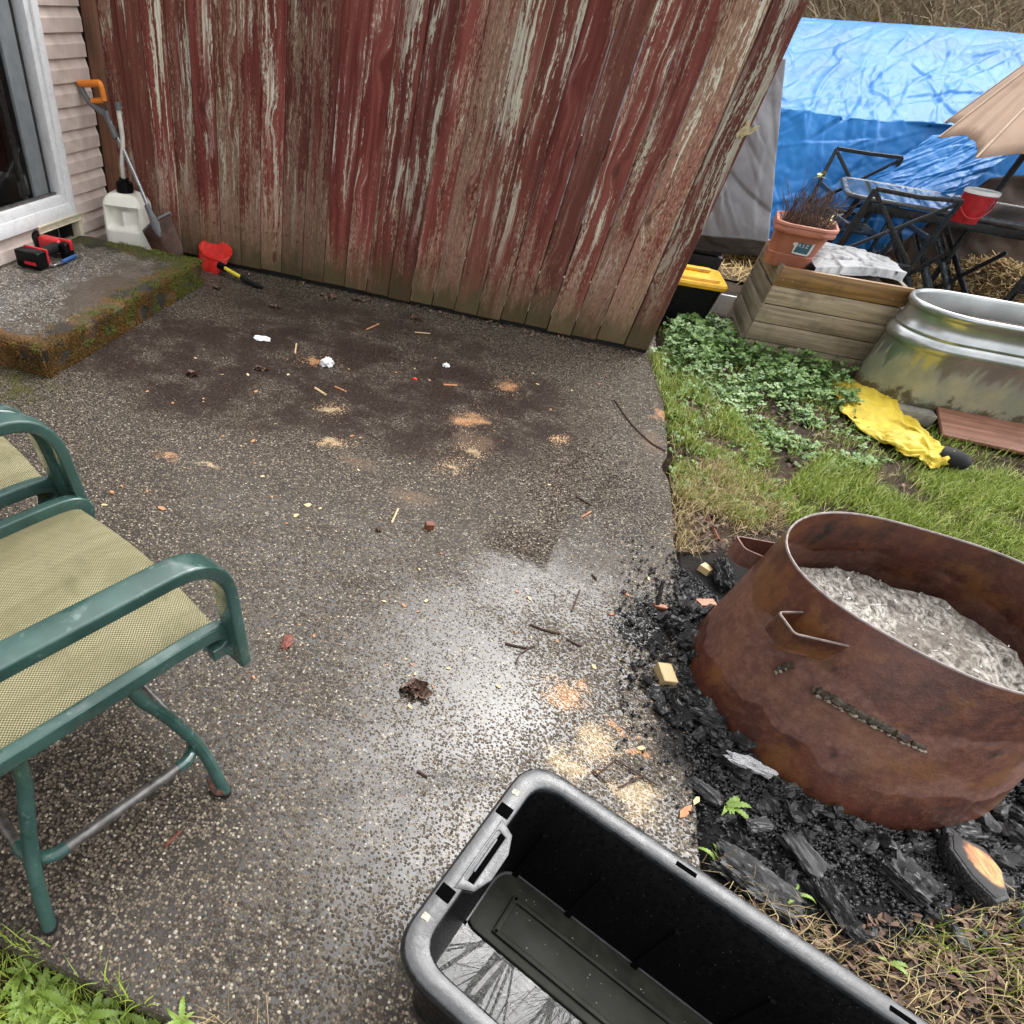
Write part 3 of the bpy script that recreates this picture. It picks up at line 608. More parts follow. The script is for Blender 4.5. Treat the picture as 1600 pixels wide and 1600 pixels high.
# ------------------------------------------------------------------ two green sling chairs
CH0 = (-.540, .205); CHA = R(64.6)
RR = [(math.cos(a) * .5, math.sin(a) * .5) for a in np.linspace(0, 2 * math.pi, 13)[:-1]]
def rrprof(w_, h_, r_): return [(p[0], p[1]) for p in rrect(-w_ / 2, -h_ / 2, w_ / 2, h_ / 2, r_, 3)]
def chair():
    t = thing('patio_chair', 'green framed patio chair with worn olive sling seat, the nearer of the two', 'chair', (CH0[0], CH0[1], 0), CHA, 'green sling patio chairs')
    pr = [(.500, .372), (.532, .376), (.548, .398), (.528, .424), (.47, .433), (.32, .428), (.12, .420), (-.02, .420), (-.085, .455), (-.16, .68), (-.27, 1.02)]
    path = spline([(a, 0, b) for a, b in pr], 60)
    for y in (.100, .648):
        MB().sweep([(p.x, y, p.z - .003) for p in path], rrprof(.034, .026, .005), up=(0, 1, 0)).build('side_rail', M_green, t, ang=50)
    L = [0]
    for i in range(1, len(path)): L.append(L[-1] + (path[i] - path[i - 1]).length)
    m = MB(); ny = 15
    for i, p in enumerate(path):
        q = path[min(i + 1, 59)] - path[max(i - 1, 0)]; nrm = Vector((-q.z, 0, q.x)).normalized()
        for j in range(ny):
            f = j / (ny - 1); s_ = .014 - .018 * math.sin(math.pi * f) * (1 if i > 12 else .2)
            m.v.append((p.x + nrm.x * s_, .107 + f * .534, p.z + nrm.z * s_)); m.uv[len(m.v) - 1] = (L[i], f * .534)
    m.f = [(i * ny + j, i * ny + j + 1, (i + 1) * ny + j + 1, (i + 1) * ny + j) for i in range(59) for j in range(ny - 1)]
    m.build('sling_seat', M_sling, t)
    for y in (.078, .670):
        pa = round_path([(-.17, y, .615), (.06, y, .640), (.515, y, .645), (.556, y, .335)], .105, 9)
        armrest(pa, t)
        s_ = 1 if y < .3 else -1
        MB().tube([(.545, y + s_ * .002, .365), (.515, y + s_ * .030, .372), (.50, y + s_ * .045, .375)], .012, 8).build('arm_bracket', M_green, t)
    for mir in (0, 1):
        f = (lambda y: .77 - y) if mir else (lambda y: y)
        for pts in ([(.107, .12, .375), (.098, .116, .31), (.072, .10, .23), (.036, .062, .13), (.002, .004, .006)], [(.336, .15, .375), (.350, .140, .31), (.392, .108, .23), (.428, .062, .13), (.440, .004, .006)]):
            lg = MB().tube([(p.x, f(p.y), p.z) for p in spline(pts, 18)], .0148, 12).build('leg', M_green, t)
            e_ = pts[-1]; MB().tube([(e_[0] + .0005, f(e_[1]), .012), (e_[0], f(e_[1]), .0)], .0158, 10).build('foot_cap', M_rubber, lg)
        MB().tube([(.090, f(.118), .378), (.36, f(.148), .378)], .013, 10).build('spring_arm', M_green, t)
    for x in (.107, .336): MB().tube([(x, .11, .384), (x, .64, .384)], .013, 10).build('cross_tube', M_green, t)
    x0, x1, y0, y1, zz, r_ = .036, .430, .060, .710, .130, .058
    for a, b in (((x0 + r_, y0), (x1 - r_, y0)), ((x0 + r_, y1), (x1 - r_, y1)), ((x0, y0 + r_), (x0, y1 - r_)), ((x1, y0 + r_), (x1, y1 - r_))):
        MB().tube([(a[0], a[1], zz), (b[0], b[1], zz)], .0118, 12).build('base_tube', M_greytube, t)
    for cx, cy, a0 in ((x0 + r_, y0 + r_, 180), (x1 - r_, y0 + r_, 270), (x1 - r_, y1 - r_, 0), (x0 + r_, y1 - r_, 90)):
        MB().tube([(cx + r_ * math.cos(R(a0 + k * 9)), cy + r_ * math.sin(R(a0 + k * 9)), zz) for k in range(-1, 12)], .0140, 12).build('corner_bend', M_green, t)
    MB().sweep([(-.27, .085, 1.02), (-.275, .375, 1.03), (-.27, .66, 1.02)], rrprof(.03, .03, .01)).build('top_rail', M_green, t)
    return t
def armrest(pa, t):
    m = MB(); pf = rrprof(.050, .026, .0055); n = len(pa); rings = []
    for i in range(n):
        q = (pa[min(i + 1, n - 1)] - pa[max(i - 1, 0)]).normalized(); u = Vector((-q.z, 0, q.x)); rings.append([pa[i] + Vector((0, 1, 0)) * a + u * b for a, b in pf])
    m.loft(rings).build('armrest', M_green, t, ang=50)
ch1 = chair()
fw = Vector((math.cos(CHA), math.sin(CHA), 0)); lf = Vector((-fw.y, fw.x, 0))
ch2 = dup(ch1); ch2.location = Vector((CH0[0], CH0[1], 0)) + lf * .655 - fw * .012
ch2['label'] = 'green framed patio chair farther along, mostly hidden past the near chair'

# ------------------------------------------------------------------ black tote with rain water
TA = R(-21.0); TW, TL, TH = .465, .86, .34
tote = thing('storage_tote', 'large open black plastic tote holding rain water in the foreground', 'tote', (.240, .733, 0), TA)
def trr(ins, z, r_): return [(a, b, z) for a, b in rrect(ins, -TW + ins, TL - ins, -ins, r_, 7)]
MB().loft([trr(.062, .0, .05), trr(.024, TH - .03, .062), trr(.010, TH - .024, .066), trr(.010, TH - .036, .066), trr(0.003, TH - .036, .072), trr(.0, TH - .006, .072), trr(.004, TH, .070), trr(.027, TH + .0005, .056), trr(.030, TH - .004, .054), trr(.072, .040, .04), trr(.085, .031, .034)], cap0=True, cap1=True).build('tub', M_black, tote, ang=30)
rim = MB().loft([trr(-.002, TH - .012, .073), trr(.0005, TH + .0012, .072), trr(.003, TH + .003, .070), trr(.016, TH + .0026, .062), trr(.032, TH + .0030, .053), trr(.0350, TH + .0010, .051), trr(.0360, TH - .010, .050)], cap0=False, cap1=False)
rm_ = rim.build('rim', M_rim, tote, ang=60)
hp = MB(); zt = TH + .0042                               # moulded handle shelf in the near end
out = [(.022, -.155), (.022, -.315), (.050, -.298), (.062, -.262), (.062, -.205), (.050, -.170)]
slot = [(.026, -.180), (.026, -.288), (.029, -.290), (.043, -.288), (.043, -.182), (.029, -.178)]
for q0, q1 in ((zt - .010, zt),):
    hp.add([(a, b, q1) for a, b in out] + [(a, b, q1) for a, b in slot] + [(a, b, q0) for a, b in out] + [(a, b, q0) for a, b in slot],
           [(i, (i + 1) % 6, 6 + (i + 1) % 6, 6 + i) for i in range(6)] + [(12 + i, 18 + i, 18 + (i + 1) % 6, 12 + (i + 1) % 6) for i in range(6)] + [(i, 12 + i, 12 + (i + 1) % 6, (i + 1) % 6) for i in range(6)] + [(6 + i, 6 + (i + 1) % 6, 18 + (i + 1) % 6, 18 + i) for i in range(6)])
hp.build('handle', M_rim, tote, bevel=.0015)
MB().box((.0345, -.234, zt - .0035), (.017, .106, .004)).build('painted_slot_shade', M_recess_shade, tote, smooth=False)  # black fill painting the shade down in the slot
MB().box((.033, -.232, zt - .001), (.0035, .075, .004)).build('handle_bar', M_greypl, tote, bevel=.001)
for y in (-.138, -.330): MB().box((.017, y, TH + .0018), (.025, .026, .005)).build('painted_latch_shade', M_recess_shade, tote, bevel=.002)  # black boxes on the rim, painted shade of the latch recesses
for y in (-.092, -.382): MB().box((.014, y, TH + .0022), (.012, .012, .004)).build('rim_hole', simple('stone_seen_through_hole', (.40, .35, .25), .6, 0, .5, 220), tote, bevel=.001)
for x in (.30, .62): MB().box((x, -.018, TH + .0022), (.034, .009, .004)).build('painted_notch_shade', M_recess_shade, tote, bevel=.001)  # black boxes painting the shade of notches
for x in (.145, .40, .66): MB().box((x, -.0345, TH - .045), (.048, .0022, .0035), rot3(R(-7), 0, 0)).build('wall_mark', M_greypl, tote, smooth=False)
for x in (.10, .22, .36, .52, .68):
    MB().loft([[(x - .008, -.071, .04), (x + .008, -.071, .04), (x + .006, -.080, .04), (x - .006, -.080, .04)], [(x - .005, -.046, .22), (x + .005, -.046, .22), (x + .004, -.052, .22), (x - .004, -.052, .22)]]).build('wall_rib', M_black, tote, smooth=False)
fp = MB(); fl_ = [(.13, -.155, .036), (.80, -.155, .036), (.80, -.20, .036), (.13, -.20, .036)]
fp.box((.47, -.118, .036), (.70, .012, .012)); fp.box((.47, -.200, .036), (.70, .012, .012)); fp.box((.125, -.159, .036), (.012, .094, .012))
fp.v = [(a, b, c + .033) for a, b, c in fp.v]; MB().plate([(a, b) for a, b in rrect(.068, -.225, TL - .075, -.0665, .030, 6)], .034, Matrix.Translation((0, 0, .033))).build('floor_step', M_floor, tote, bevel=.004, seg=3); fp.build('floor_rib', M_floor, tote, bevel=.003); MB().box((TL / 2, -TW / 2, .0335), (TL - .19, TW - .19, .004)).build('floor', M_floor, tote, smooth=False)
V = []; T = []; dr_ = random.Random(8)
def octa(c_, r_, fl=1.0):
    b_ = len(V); V.extend([(c_[0] + r_, c_[1], c_[2]), (c_[0], c_[1] + r_, c_[2]), (c_[0] - r_, c_[1], c_[2]), (c_[0], c_[1] - r_, c_[2]), (c_[0], c_[1], c_[2] + r_ * fl), (c_[0], c_[1], c_[2] - r_ * fl)])
    T.extend([(b_ + i, b_ + (i + 1) % 4, b_ + 4) for i in range(4)] + [(b_ + (i + 1) % 4, b_ + i, b_ + 5) for i in range(4)])
for i in range(260):
    x, z = dr_.uniform(.07, TL - .08), dr_.uniform(.10, TH - .02); f_ = (z - .04) / (TH - .044); octa((x, -(.072 + (.030 - .072) * f_) - .0004, z), dr_.uniform(.0003, .0007))
tag(tri_mesh('rain_drops', V, T, simple('pale_drop', (.16, .17, .18), .15), tote), kind='stuff'); V = []; T = []
for i in range(90): octa((dr_.uniform(.09, TL - .1), dr_.uniform(-.20, -.085) if i < 70 else dr_.uniform(-.38, -.24), .0675 if i < 70 else .0605), dr_.uniform(.0006, .0017), .3)
tag(tri_mesh('floating_specks', V, T, simple('pale_speck', (.62, .58, .48), .8), tote), kind='stuff')
ld = [(a, b, .0625) for a, b in rrect(.0655, -TW + .0655, TL - .0655, -.0655, .042, 7)]; nl = len(ld)
MB().tube([(.0715, -.222, .0680), (.0715, -.115, .0680)] + [(.0715 + .040 * (1 - math.cos(q)), -.115 + .0475 * math.sin(q), .0680) for q in np.linspace(.2, 1.57, 6)] + [(.20, -.0675, .0680), (TL - .12, -.0675, .0680)], .0030, 6).build('step_lip', M_lip, tote)
wt = MB(); wt.add([(a, b, .060) for a, b in rrect(.0672, -TW + .0672, TL - .0672, -.0672, .042, 7)], [tuple(range(len(rrect(0, 0, 1, 1, .1, 7))))])
wat = wt.build('rain_water', M_water, smooth=False); wat.location = tote.location; wat.rotation_euler = (0, 0, TA)
tag(wat, 'shallow rain water pooled in the bottom of the black tote', 'water')

# ------------------------------------------------------------------ fire ring
RCx, RCy, RH = 1.134, 1.587, .400
def fourier(px, z, c, r0, order=3, lam=.4):
    P = [Z(a, b, z) for a, b in px]; th = np.array([math.atan2(p.y - c[1], p.x - c[0]) for p in P]); rr = np.array([math.hypot(p.x - c[0], p.y - c[1]) for p in P]) - r0
    A = np.array([[f(k_ * t) for k_ in range(1, order + 1) for f in (math.cos, math.sin)] + [1] for t in th])
    D = np.diag([lam * k_ * k_ for k_ in range(1, order + 1) for _ in (0, 1)] + [.01]); co = np.linalg.solve(A.T @ A + D, A.T @ rr)
    return lambda t: r0 + float(sum(co[2 * (k_ - 1)] * math.cos(k_ * t) + co[2 * k_ - 1] * math.sin(k_ * t) for k_ in range(1, order + 1)) + co[-1])
RIMPX = [(1225, 841), (1227, 856), (1243.7, 886), (1270, 916), (1318.7, 953.7), (1375, 987.5), (1450, 1028.7), (1506, 1055), (1562.5, 1075.6), (1600, 1087), (1243.7, 815), (1262.5, 805.6), (1300, 801), (1337.5, 803), (1375, 809), (1431, 824), (1487.5, 841), (1543.7, 860), (1600, 878.7)]
BASEPX = [(1085, 1010), (1100, 1060), (1115, 1110), (1135, 1150), (1200, 1205), (1300, 1257), (1400, 1280), (1500, 1270), (1560, 1250), (1600, 1232)]
rimr = fourier(RIMPX, RH, (RCx, RCy), .33, 4, .05); baser = fourier(BASEPX, 0, (RCx, RCy), .40, 2, .6)
def ringp(t, z, dr=0.0):
    f = min(1, max(0, z / RH)); r_ = baser(t) * (1 - f) + rimr(t) * f + dr; return Vector((RCx + r_ * math.cos(t), RCy + r_ * math.sin(t), z))
ring = thing('fire_ring', 'large rusty steel fire ring with welded strap handles, full of ash', 'fire pit', (0, 0, 0))
TH_ = np.linspace(0, 2 * math.pi, 129)[:-1]
zs_ = np.linspace(-.03, RH, 12)
rg = [[ringp(t, z) for t in TH_] for z in zs_] + [[ringp(t, z, -.006) for t in TH_] for z in zs_[::-1]]
MB().loft(rg + [rg[0]], cap0=False, cap1=False).build('ring_wall', M_rust, ring, ang=40)
MB().tube([ringp(t, RH + .0005, -.003) for t in TH_], .0034, 6, closed=True).build('rim_edge', simple('worn_steel_edge', (.20, .165, .155), .45, .2, .3, 40), ring)
def strap(px, z, hgt):
    P = [Z(a, b, z) for a, b in px]
    for i in (0, -1):
        c_ = Vector((RCx, RCy, P[i].z)); P[i] = P[i] + (c_ - P[i]).normalized() * .02
    pa = round_path(P, .014, 4); MB().sweep([p - Vector((0, 0, hgt / 2)) for p in pa], [(-.0025, -hgt / 2), (.0025, -hgt / 2), (.0025, hgt / 2), (-.0025, hgt / 2)]).build('strap_handle', M_rust, ring, ang=30)
def onring(px, py):
    lo, hi = 0.0, RH
    for _ in range(40):
        m_ = (lo + hi) / 2; p = Z(px, py, m_); t = math.atan2(p.y - RCy, p.x - RCx); f = math.hypot(p.x - RCx, p.y - RCy) - (baser(t) * (1 - m_ / RH) + rimr(t) * m_ / RH)
        if f < 0: lo = m_
        else: hi = m_
    return p, t
(A1, t1), (D1, t2) = onring(1254, 956), onring(1325, 1012)
zA = (A1.z + D1.z) / 2
P_ = [ringp(t1, zA, -.004), Z(1216, 957, zA), Z(1241, 991, zA), ringp(t2, zA, -.004)]
MB().sweep([p - Vector((0, 0, .027)) for p in round_path(P_, .012, 4)], [(-.003, -.027), (.003, -.027), (.003, .027), (-.003, .027)]).build('strap_handle', M_rust, ring, ang=30)
MB().tube([p + Vector((0, 0, .0005)) for p in round_path(P_, .012, 4)], .0032, 6).build('strap_edge', simple('strap_edge_steel', (.17, .13, .115), .5, .2, .3, 40), ring)
strap([(1215, 878), (1164, 857), (1151, 837), (1225, 846)], .27, .055)
M_slag = simple('pale_weld_slag', (.30, .25, .19), .8, .1, .5, 90, .8, .003)
M_weld = simple('weld_slag', (.055, .042, .03), .6, .2, .6, 60, .8, .004)
for (a, b), (c_, d_), n_p, r_ in (((1272, 1076), (1418, 1156), 40, .0105), ((1424, 1160), (1446, 1169), 7, .008), ((1216, 1046), (1240, 1038), 7, .009)):
    P = []
    for i in range(n_p):
        f = i / (n_p - 1); p, t = onring(a + (c_ - a) * f, b + (d_ - b) * f + random.uniform(-1.5, 1.5)); P.append(p + Vector((math.cos(t), math.sin(t), 0)) * .001)
    MB().tube(P, r_, 7, scale=[random.uniform(.65, 1.2) for _ in P]).build('weld_bead', M_weld, ring)
    for i in range(0, n_p):
        if random.random() < .75: MB().box(P[i] + Vector((0, 0, -r_ * .8)) + Vector((random.uniform(-.003, .003), -.004, 0)), (r_ * 1.1, r_ * .8, r_ * .7), rot3(random.random(), random.random(), random.random())).build('weld_spatter', M_slag, ring, bevel=.001)
nA = 60
def ashp(u, v):
    t = u * 2 * math.pi; q = v; b = ringp(t, .22, -.008); x = RCx + (b.x - RCx) * q; y = RCy + (b.y - RCy) * q
    e = max(0, (q - .80) / .2)
    side = .5 + .5 * math.cos(t - 1.0)
    return (x, y, .224 + .022 * nz(x * 7, y * 7) + .012 * nz(x * 22, y * 22) + .004 * nz(x * 50, y * 50) + .0016 * nz(x * 110, y * 90) - .12 * e * e * side)
ash = MB().grid(260, 90, ashp).build('ash_bed', M_ash)
tag(ash, 'pale grey wood ash filling the fire ring', 'ash', kind='stuff')
V = []; T = []
for i in range(350):
    t = random.uniform(0, 6.283); q = math.sqrt(random.random()) * .97; p = Vector(ashp(t / 6.2832, q)); a = random.uniform(0, 6.28); l = random.uniform(.0015, .006) * (2 if random.random() < .06 else 1); wd_ = random.uniform(.0008, .0025)
    d = Vector((math.cos(a), math.sin(a), random.uniform(-.3, .5))) * l; s_ = Vector((-math.sin(a), math.cos(a), random.uniform(-.4, .4))) * wd_; b_ = len(V); p.z += .003
    V += [p - d - s_, p + d - s_, p + d + s_, p - d + s_]; T += [(b_, b_ + 1, b_ + 2), (b_, b_ + 2, b_ + 3)]
tag(tri_mesh('ash_flakes', V, T, leaf_mat('ash_flake', (.05, .048, .045), (.82, .80, .77), rough=.9)), kind='stuff')

# ------------------------------------------------------------------ tools by the house
def text(name, body, size, ext, m, parent):
    fc = bpy.data.curves.new(name, 'FONT'); fc.body = body; fc.size = size; fc.extrude = ext; fc.resolution_u = 3; tmp = bpy.data.objects.new(name + '_curve', fc); C.objects.link(tmp)
    bpy.context.view_layer.update(); me = bpy.data.meshes.new_from_object(tmp.evaluated_get(bpy.context.evaluated_depsgraph_get())); me.name = name; bpy.data.objects.remove(tmp); me.materials.clear(); me.materials.append(m)
    return link(name, me, parent)
# white fuel-style jug with hose
jug = thing('plastic_jug', 'translucent white plastic jug with black cap and upright clear hose', 'jug', (-2.575, 3.815, 0), R(12))
def jr(w_, d_, r_, z, dent=False):
    out = []
    for x, y in rrect(-w_ / 2, -d_ / 2, w_ / 2, d_ / 2, r_, 8):
        out.append((x, y, z))
    return out
def jring(w_, d_, z, n=72):
    out = []
    for i in range(n):
        a = 2 * math.pi * i / n; c_, s_ = math.cos(a), math.sin(a); e = .32
        x = math.copysign(abs(c_) ** e, c_) * w_ / 2; y = math.copysign(abs(s_) ** e, s_) * d_ / 2
        if y < 0:                                       # two hand hollows either side of a moulded strap
            for cx, hw in ((-.062, .050), (.062, .034)):
                u = (x - cx) / hw; v = (z - .235) / .062
                q = max(abs(u), abs(v)); y += .040 * (1 - min(1, max(0, (q - .62) / .38))) * (1 if q < 1 else 0)
        out.append((x, y, z))
    return out
zs = list(np.linspace(.0, .30, 40)); js = []
for z in zs:
    w_ = .275 - .012 * max(0, (z - .18) / .12); d_ = .18; k_ = min(1, z / .012 + .93); js.append(jring(w_ * k_, d_ * k_, z))
for z, w_, d_ in ((.318, .250, .165), (.336, .222, .150), (.350, .180, .135), (.357, .120, .115)): js.append(jring(w_, d_, z))
MB().loft(js).build('body', M_jug, jug, ang=50)
cp = MB().tube([(.0, 0, .352), (.0, 0, .405)], .047, 20); cp.tube([(0, 0, .405), (0, 0, .425)], .030, 16)
for i in range(20):
    a = 2 * math.pi * i / 20; cp.box((.048 * math.cos(a), .048 * math.sin(a), .377), (.004, .008, .046), rotz(a))
cpo = cp.build('cap', M_black, jug)
MB().tube(spline([(0, 0, .42), (.004, 0, .50), (.022, .01, .60), (.016, .02, .735)], 16), .0135, 10).build('hose', M_hose, jug)
MB().tube([(.016, .02, .732), (.0165, .0205, .765)], .0165, 10).build('hose_end', M_greypl, jug)
lb = MB().box((.045, -.0915, .055), (.16, .003, .075)).build('label', M_black, jug)
fo = text('label_text', "LC'", .045, .0008, M_lid, lb); fo.location = (-.005, -.0935, .050); fo.rotation_euler = (R(90), 0, 0)
MB().box((.085, -.0935, .04), (.06, .002, .045)).build('label_picture', M_greypl, lb)
# shovel leaning in the corner
shv = thing('shovel', 'orange gripped D handle shovel leaning in the corner behind the jug', 'shovel')
tp = Yp(166, 178, 3.86); bt = Yp(238, 338, 3.73); ax = (bt - tp).normalized()
MB().tube(spline([tp - ax * .02, tp.lerp(bt, .5) + Vector((0, .012, 0)), bt, bt + ax * .03], 14), .0128, 12).build('shaft', M_steel, shv)
g0 = Yp(124, 131, 3.86); g1 = Yp(157, 130, 3.84); gl = Yp(137, 158, 3.86); gr_ = Yp(163, 157, 3.85); gm = Yp(166, 180, 3.86)
MB().tube(round_path([g0, g1, gr_], .02, 5), .0165, 10).build('grip', M_orange, shv)
MB().tube(round_path([gl + (gr_ - gl) * .25, gr_ + (gl - gr_) * .1, gr_], .02, 4), .013, 8).build('grip_lower', M_orange, shv)
MB().tube(round_path([g0, gl, gm - ax * .0, gm + ax * .12], .03, 5), .016, 10, scale=None).build('handle', M_greypl, shv)
MB().tube([gr_, gm.lerp(gr_, .3), gm + ax * .05], .014, 10).build('handle_side', M_greypl, shv)
bn = Vector((.18, -1, .12)).normalized(); bs = ax.cross(bn).normalized(); bn = bs.cross(ax).normalized()
def bl(u, v):                                            # u across, v down the blade
    hw = .105 * (1 - .12 * v) * (1 if v < .72 else math.sqrt(max(.02, 1 - ((v - .72) / .30) ** 2)))
    x = (u * 2 - 1) * hw; return bt + ax * (.035 + v * .24) + bs * x + bn * (-.028 * (u * 2 - 1) ** 2 + .01 + .012 * math.exp(-((u - .5) / .12) ** 2) * (1 - v))
sb = MB().grid(21, 18, bl); me_ = sb.build('blade', M_rusty, shv, ang=60); so_ = me_.modifiers.new('thickness', 'SOLIDIFY'); so_.thickness = .003
MB().loft([[bt + ax * a + bs * (r_ * math.cos(q)) + bn * (max(-.2, math.sin(q)) * r2 + .008) for q in np.linspace(0, 6.283, 11)[:-1]] for a, r_, r2 in ((-.06, .0165, .0165), (.0, .021, .018), (.05, .034, .020), (.11, .020, .014), (.19, .003, .003))]).build('socket', M_greypl, shv)
for s_ in (-1, 1): MB().sweep([bt + ax * .033 + bs * (s_ * .03), bt + ax * .033 + bs * (s_ * .108) - bn * .026], rrprof(.026, .008, .003), up=tuple(bn)).build('tread', M_greypl, shv)
# red scoop with black and yellow handle
sc_ = thing('hand_scoop', 'red plastic scoop with black and yellow handle lying below the fence', 'scoop')
a0 = Z(302, 425); a1 = Z(352, 425)
ux = (Z(362, 421) - Z(312, 404)); ux.z = 0; ux.normalize(); uy = Vector((-ux.y, ux.x, 0)); o_ = Vector((-2.075, 3.892, .0))
def scp(rr_, zz, yo): return [o_ + ux * (rr_[0] * math.cos(q)) + uy * (rr_[1] * math.sin(q) + yo + zz * .45) + Vector((0, 0, zz * .85 + .030 * math.sin(q) - .012 * math.cos(q))) for q in np.linspace(0, 6.283, 25)[:-1]]
MB().loft([scp((.075, .035), .012, 0), scp((.108, .055), .05, .004), (scp((.120, .064), .115, .012)), scp((.128, .070), .120, .012), scp((.128, .070), .128, .012), scp((.112, .055), .127, .012), scp((.10, .046), .05, .004), scp((.07, .03), .02, 0)]).build('bowl', M_red, sc_, ang=45)
h0 = o_ + ux * .125 + Vector((0, -.012, .055))
MB().tube([h0 - ux * .03, h0 + ux * .02 - Vector((0, 0, .006))], .021, 10).build('collar', M_black, sc_)
MB().tube([h0 + ux * .015 - Vector((0, 0, .006)), h0 + ux * .155 - Vector((0, 0, .028))], .0105, 10).build('rod', M_yellowrod, sc_)
MB().tube([h0 + ux * .150 - Vector((0, 0, .026)), h0 + ux * .20 - Vector((0, 0, .034)), h0 + ux * .29 - Vector((0, 0, .040)), h0 + ux * .325 - Vector((0, 0, .042))], .0145, 10, scale=[.9, 1.1, 1, .6]).build('grip', M_rubber, sc_)
# cordless driver and little pry bar on the step
drl = thing('cordless_drill', 'red and black cordless impact driver lying on its side on the step', 'power drill')
D0 = Z(50, 402, SZ + .045); D1 = Z(88, 388, SZ + .045); D2 = Z(106, 384, SZ + .05)
dx = (D1 - D0); dx.z = 0; dx.normalize(); dy = Vector((-dx.y, dx.x, 0)); DR = Matrix((dx, dy, (0, 0, 1))).transposed()
MB().box(D0 - dx * .005 + Vector((0, 0, -.004)), (.075, .155, .08), DR).build('battery', M_black, drl, bevel=.009, seg=3)
MB().box(D0 + dx * .041 + Vector((0, 0, .002)), (.016, .15, .075), DR).build('battery_seat', M_drillred, drl, bevel=.004)
MB().box(D0 - dx * .0445 - dy * .02 + Vector((0, 0, -.016)), (.003, .075, .014), DR).build('battery_mark', M_drillred, drl, smooth=False)
MB().tube([D0 + dx * .045, D0.lerp(D1, .65) + Vector((0, 0, .006)), D1 + dx * .02 + Vector((0, 0, .004))], .028, 12, scale=[1, .85, 1]).build('grip', M_rubber, drl)
MB().box(D1 + dx * .035 + dy * .055 + Vector((0, 0, .006)), (.068, .150, .066), DR).build('motor_housing', M_drillred, drl, bevel=.018, seg=4)
MB().box(D1 + dx * .025 - dy * .05 + Vector((0, 0, -.004)), (.075, .05, .078), DR).build('trigger_guard', M_black, drl, bevel=.012, seg=3)
MB().box(D1 + dx * .036 - dy * .045 + Vector((0, 0, .02)), (.022, .075, .05), DR).build('side_panel', M_drillred, drl, bevel=.006)
MB().loft([[D1 + dx * .035 + dy * (.14 + a) + DR @ Vector((r_ * math.cos(q), 0, r_ * math.sin(q) + .012)) for q in np.linspace(0, 6.283, 15)[:-1]] for a, r_ in ((0, .043), (.02, .041), (.045, .026), (.055, .022), (.085, .018), (.088, .008))]).build('nose', M_rubber, drl, ang=30)
bar = thing('pry_bar', 'small steel pry bar with blue grip beside the red driver', 'tool')
B0 = Z(84, 414, SZ + .012); B1 = Z(96, 410, SZ + .012); B2 = Z(118, 400, SZ + .014); B3 = Z(129, 397, SZ + .012)
MB().sweep([B0 - dx * .01 + dy * .03, B0, B1], rrprof(.022, .008, .003)).build('claw', M_steel, bar, bevel=.001)
MB().tube([B1, B2], .0105, 10).build('grip', M_blue, bar)
MB().sweep([B2, B3], rrprof(.016, .006, .002)).build('blade', M_steel, bar)

# ------------------------------------------------------------------ right side: bin, tarps, planter, pot, tank
bin_ = thing('lidded_bin', 'black plastic bin with bright yellow lid behind the fence end', 'bin', (.80, 4.75, 0), R(4))
MB().loft([[(a, b, z) for a, b in rrect(-w_, -.16, w_, .16, .03)] for w_, z in ((.165, -.02), (.185, .22), (.195, .232), (.195, .245))]).build('tub', M_black, bin_, ang=40)
MB().loft([[(a, b, z) for a, b in rrect(-w_, -d_, w_, d_, .04)] for w_, d_, z in ((.205, .18, .236), (.207, .182, .252), (.200, .175, .264), (.165, .14, .262), (.160, .135, .276), (.10, .08, .280))]).build('lid', M_yellowlid, bin_, ang=35)
MB().box((.03, .02, .288), (.16, .05, .022)).build('lid_ridge', M_yellowlid, bin_, bevel=.006)
def creases(nu, nv, Lu, Lv, count, mean, spread, l0, l1, w0, w1, seed):   # height field of straight sharp folds, about 1 high
    rg_ = np.random.RandomState(seed); U, W_ = np.meshgrid(np.linspace(0, Lu, nu), np.linspace(0, Lv, nv)); H = np.zeros((nv, nu))
    for _ in range(count):
        cx, cy = rg_.uniform(0, Lu), rg_.uniform(0, Lv); a = rg_.normal(mean, spread); l = rg_.uniform(l0, l1); w_ = rg_.uniform(w0, w1); x = (U - cx) * math.cos(a) + (W_ - cy) * math.sin(a); y = -(U - cx) * math.sin(a) + (W_ - cy) * math.cos(a) + rg_.uniform(-.3, .3) * x * x / l
        side = np.where(y > 0, np.exp(-y / w_), np.clip(1 + y / (w_ * .45), 0, 1)); H += rg_.uniform(-1, 1) * side * np.clip(1 - (x / l) ** 2, 0, 1)
    return H
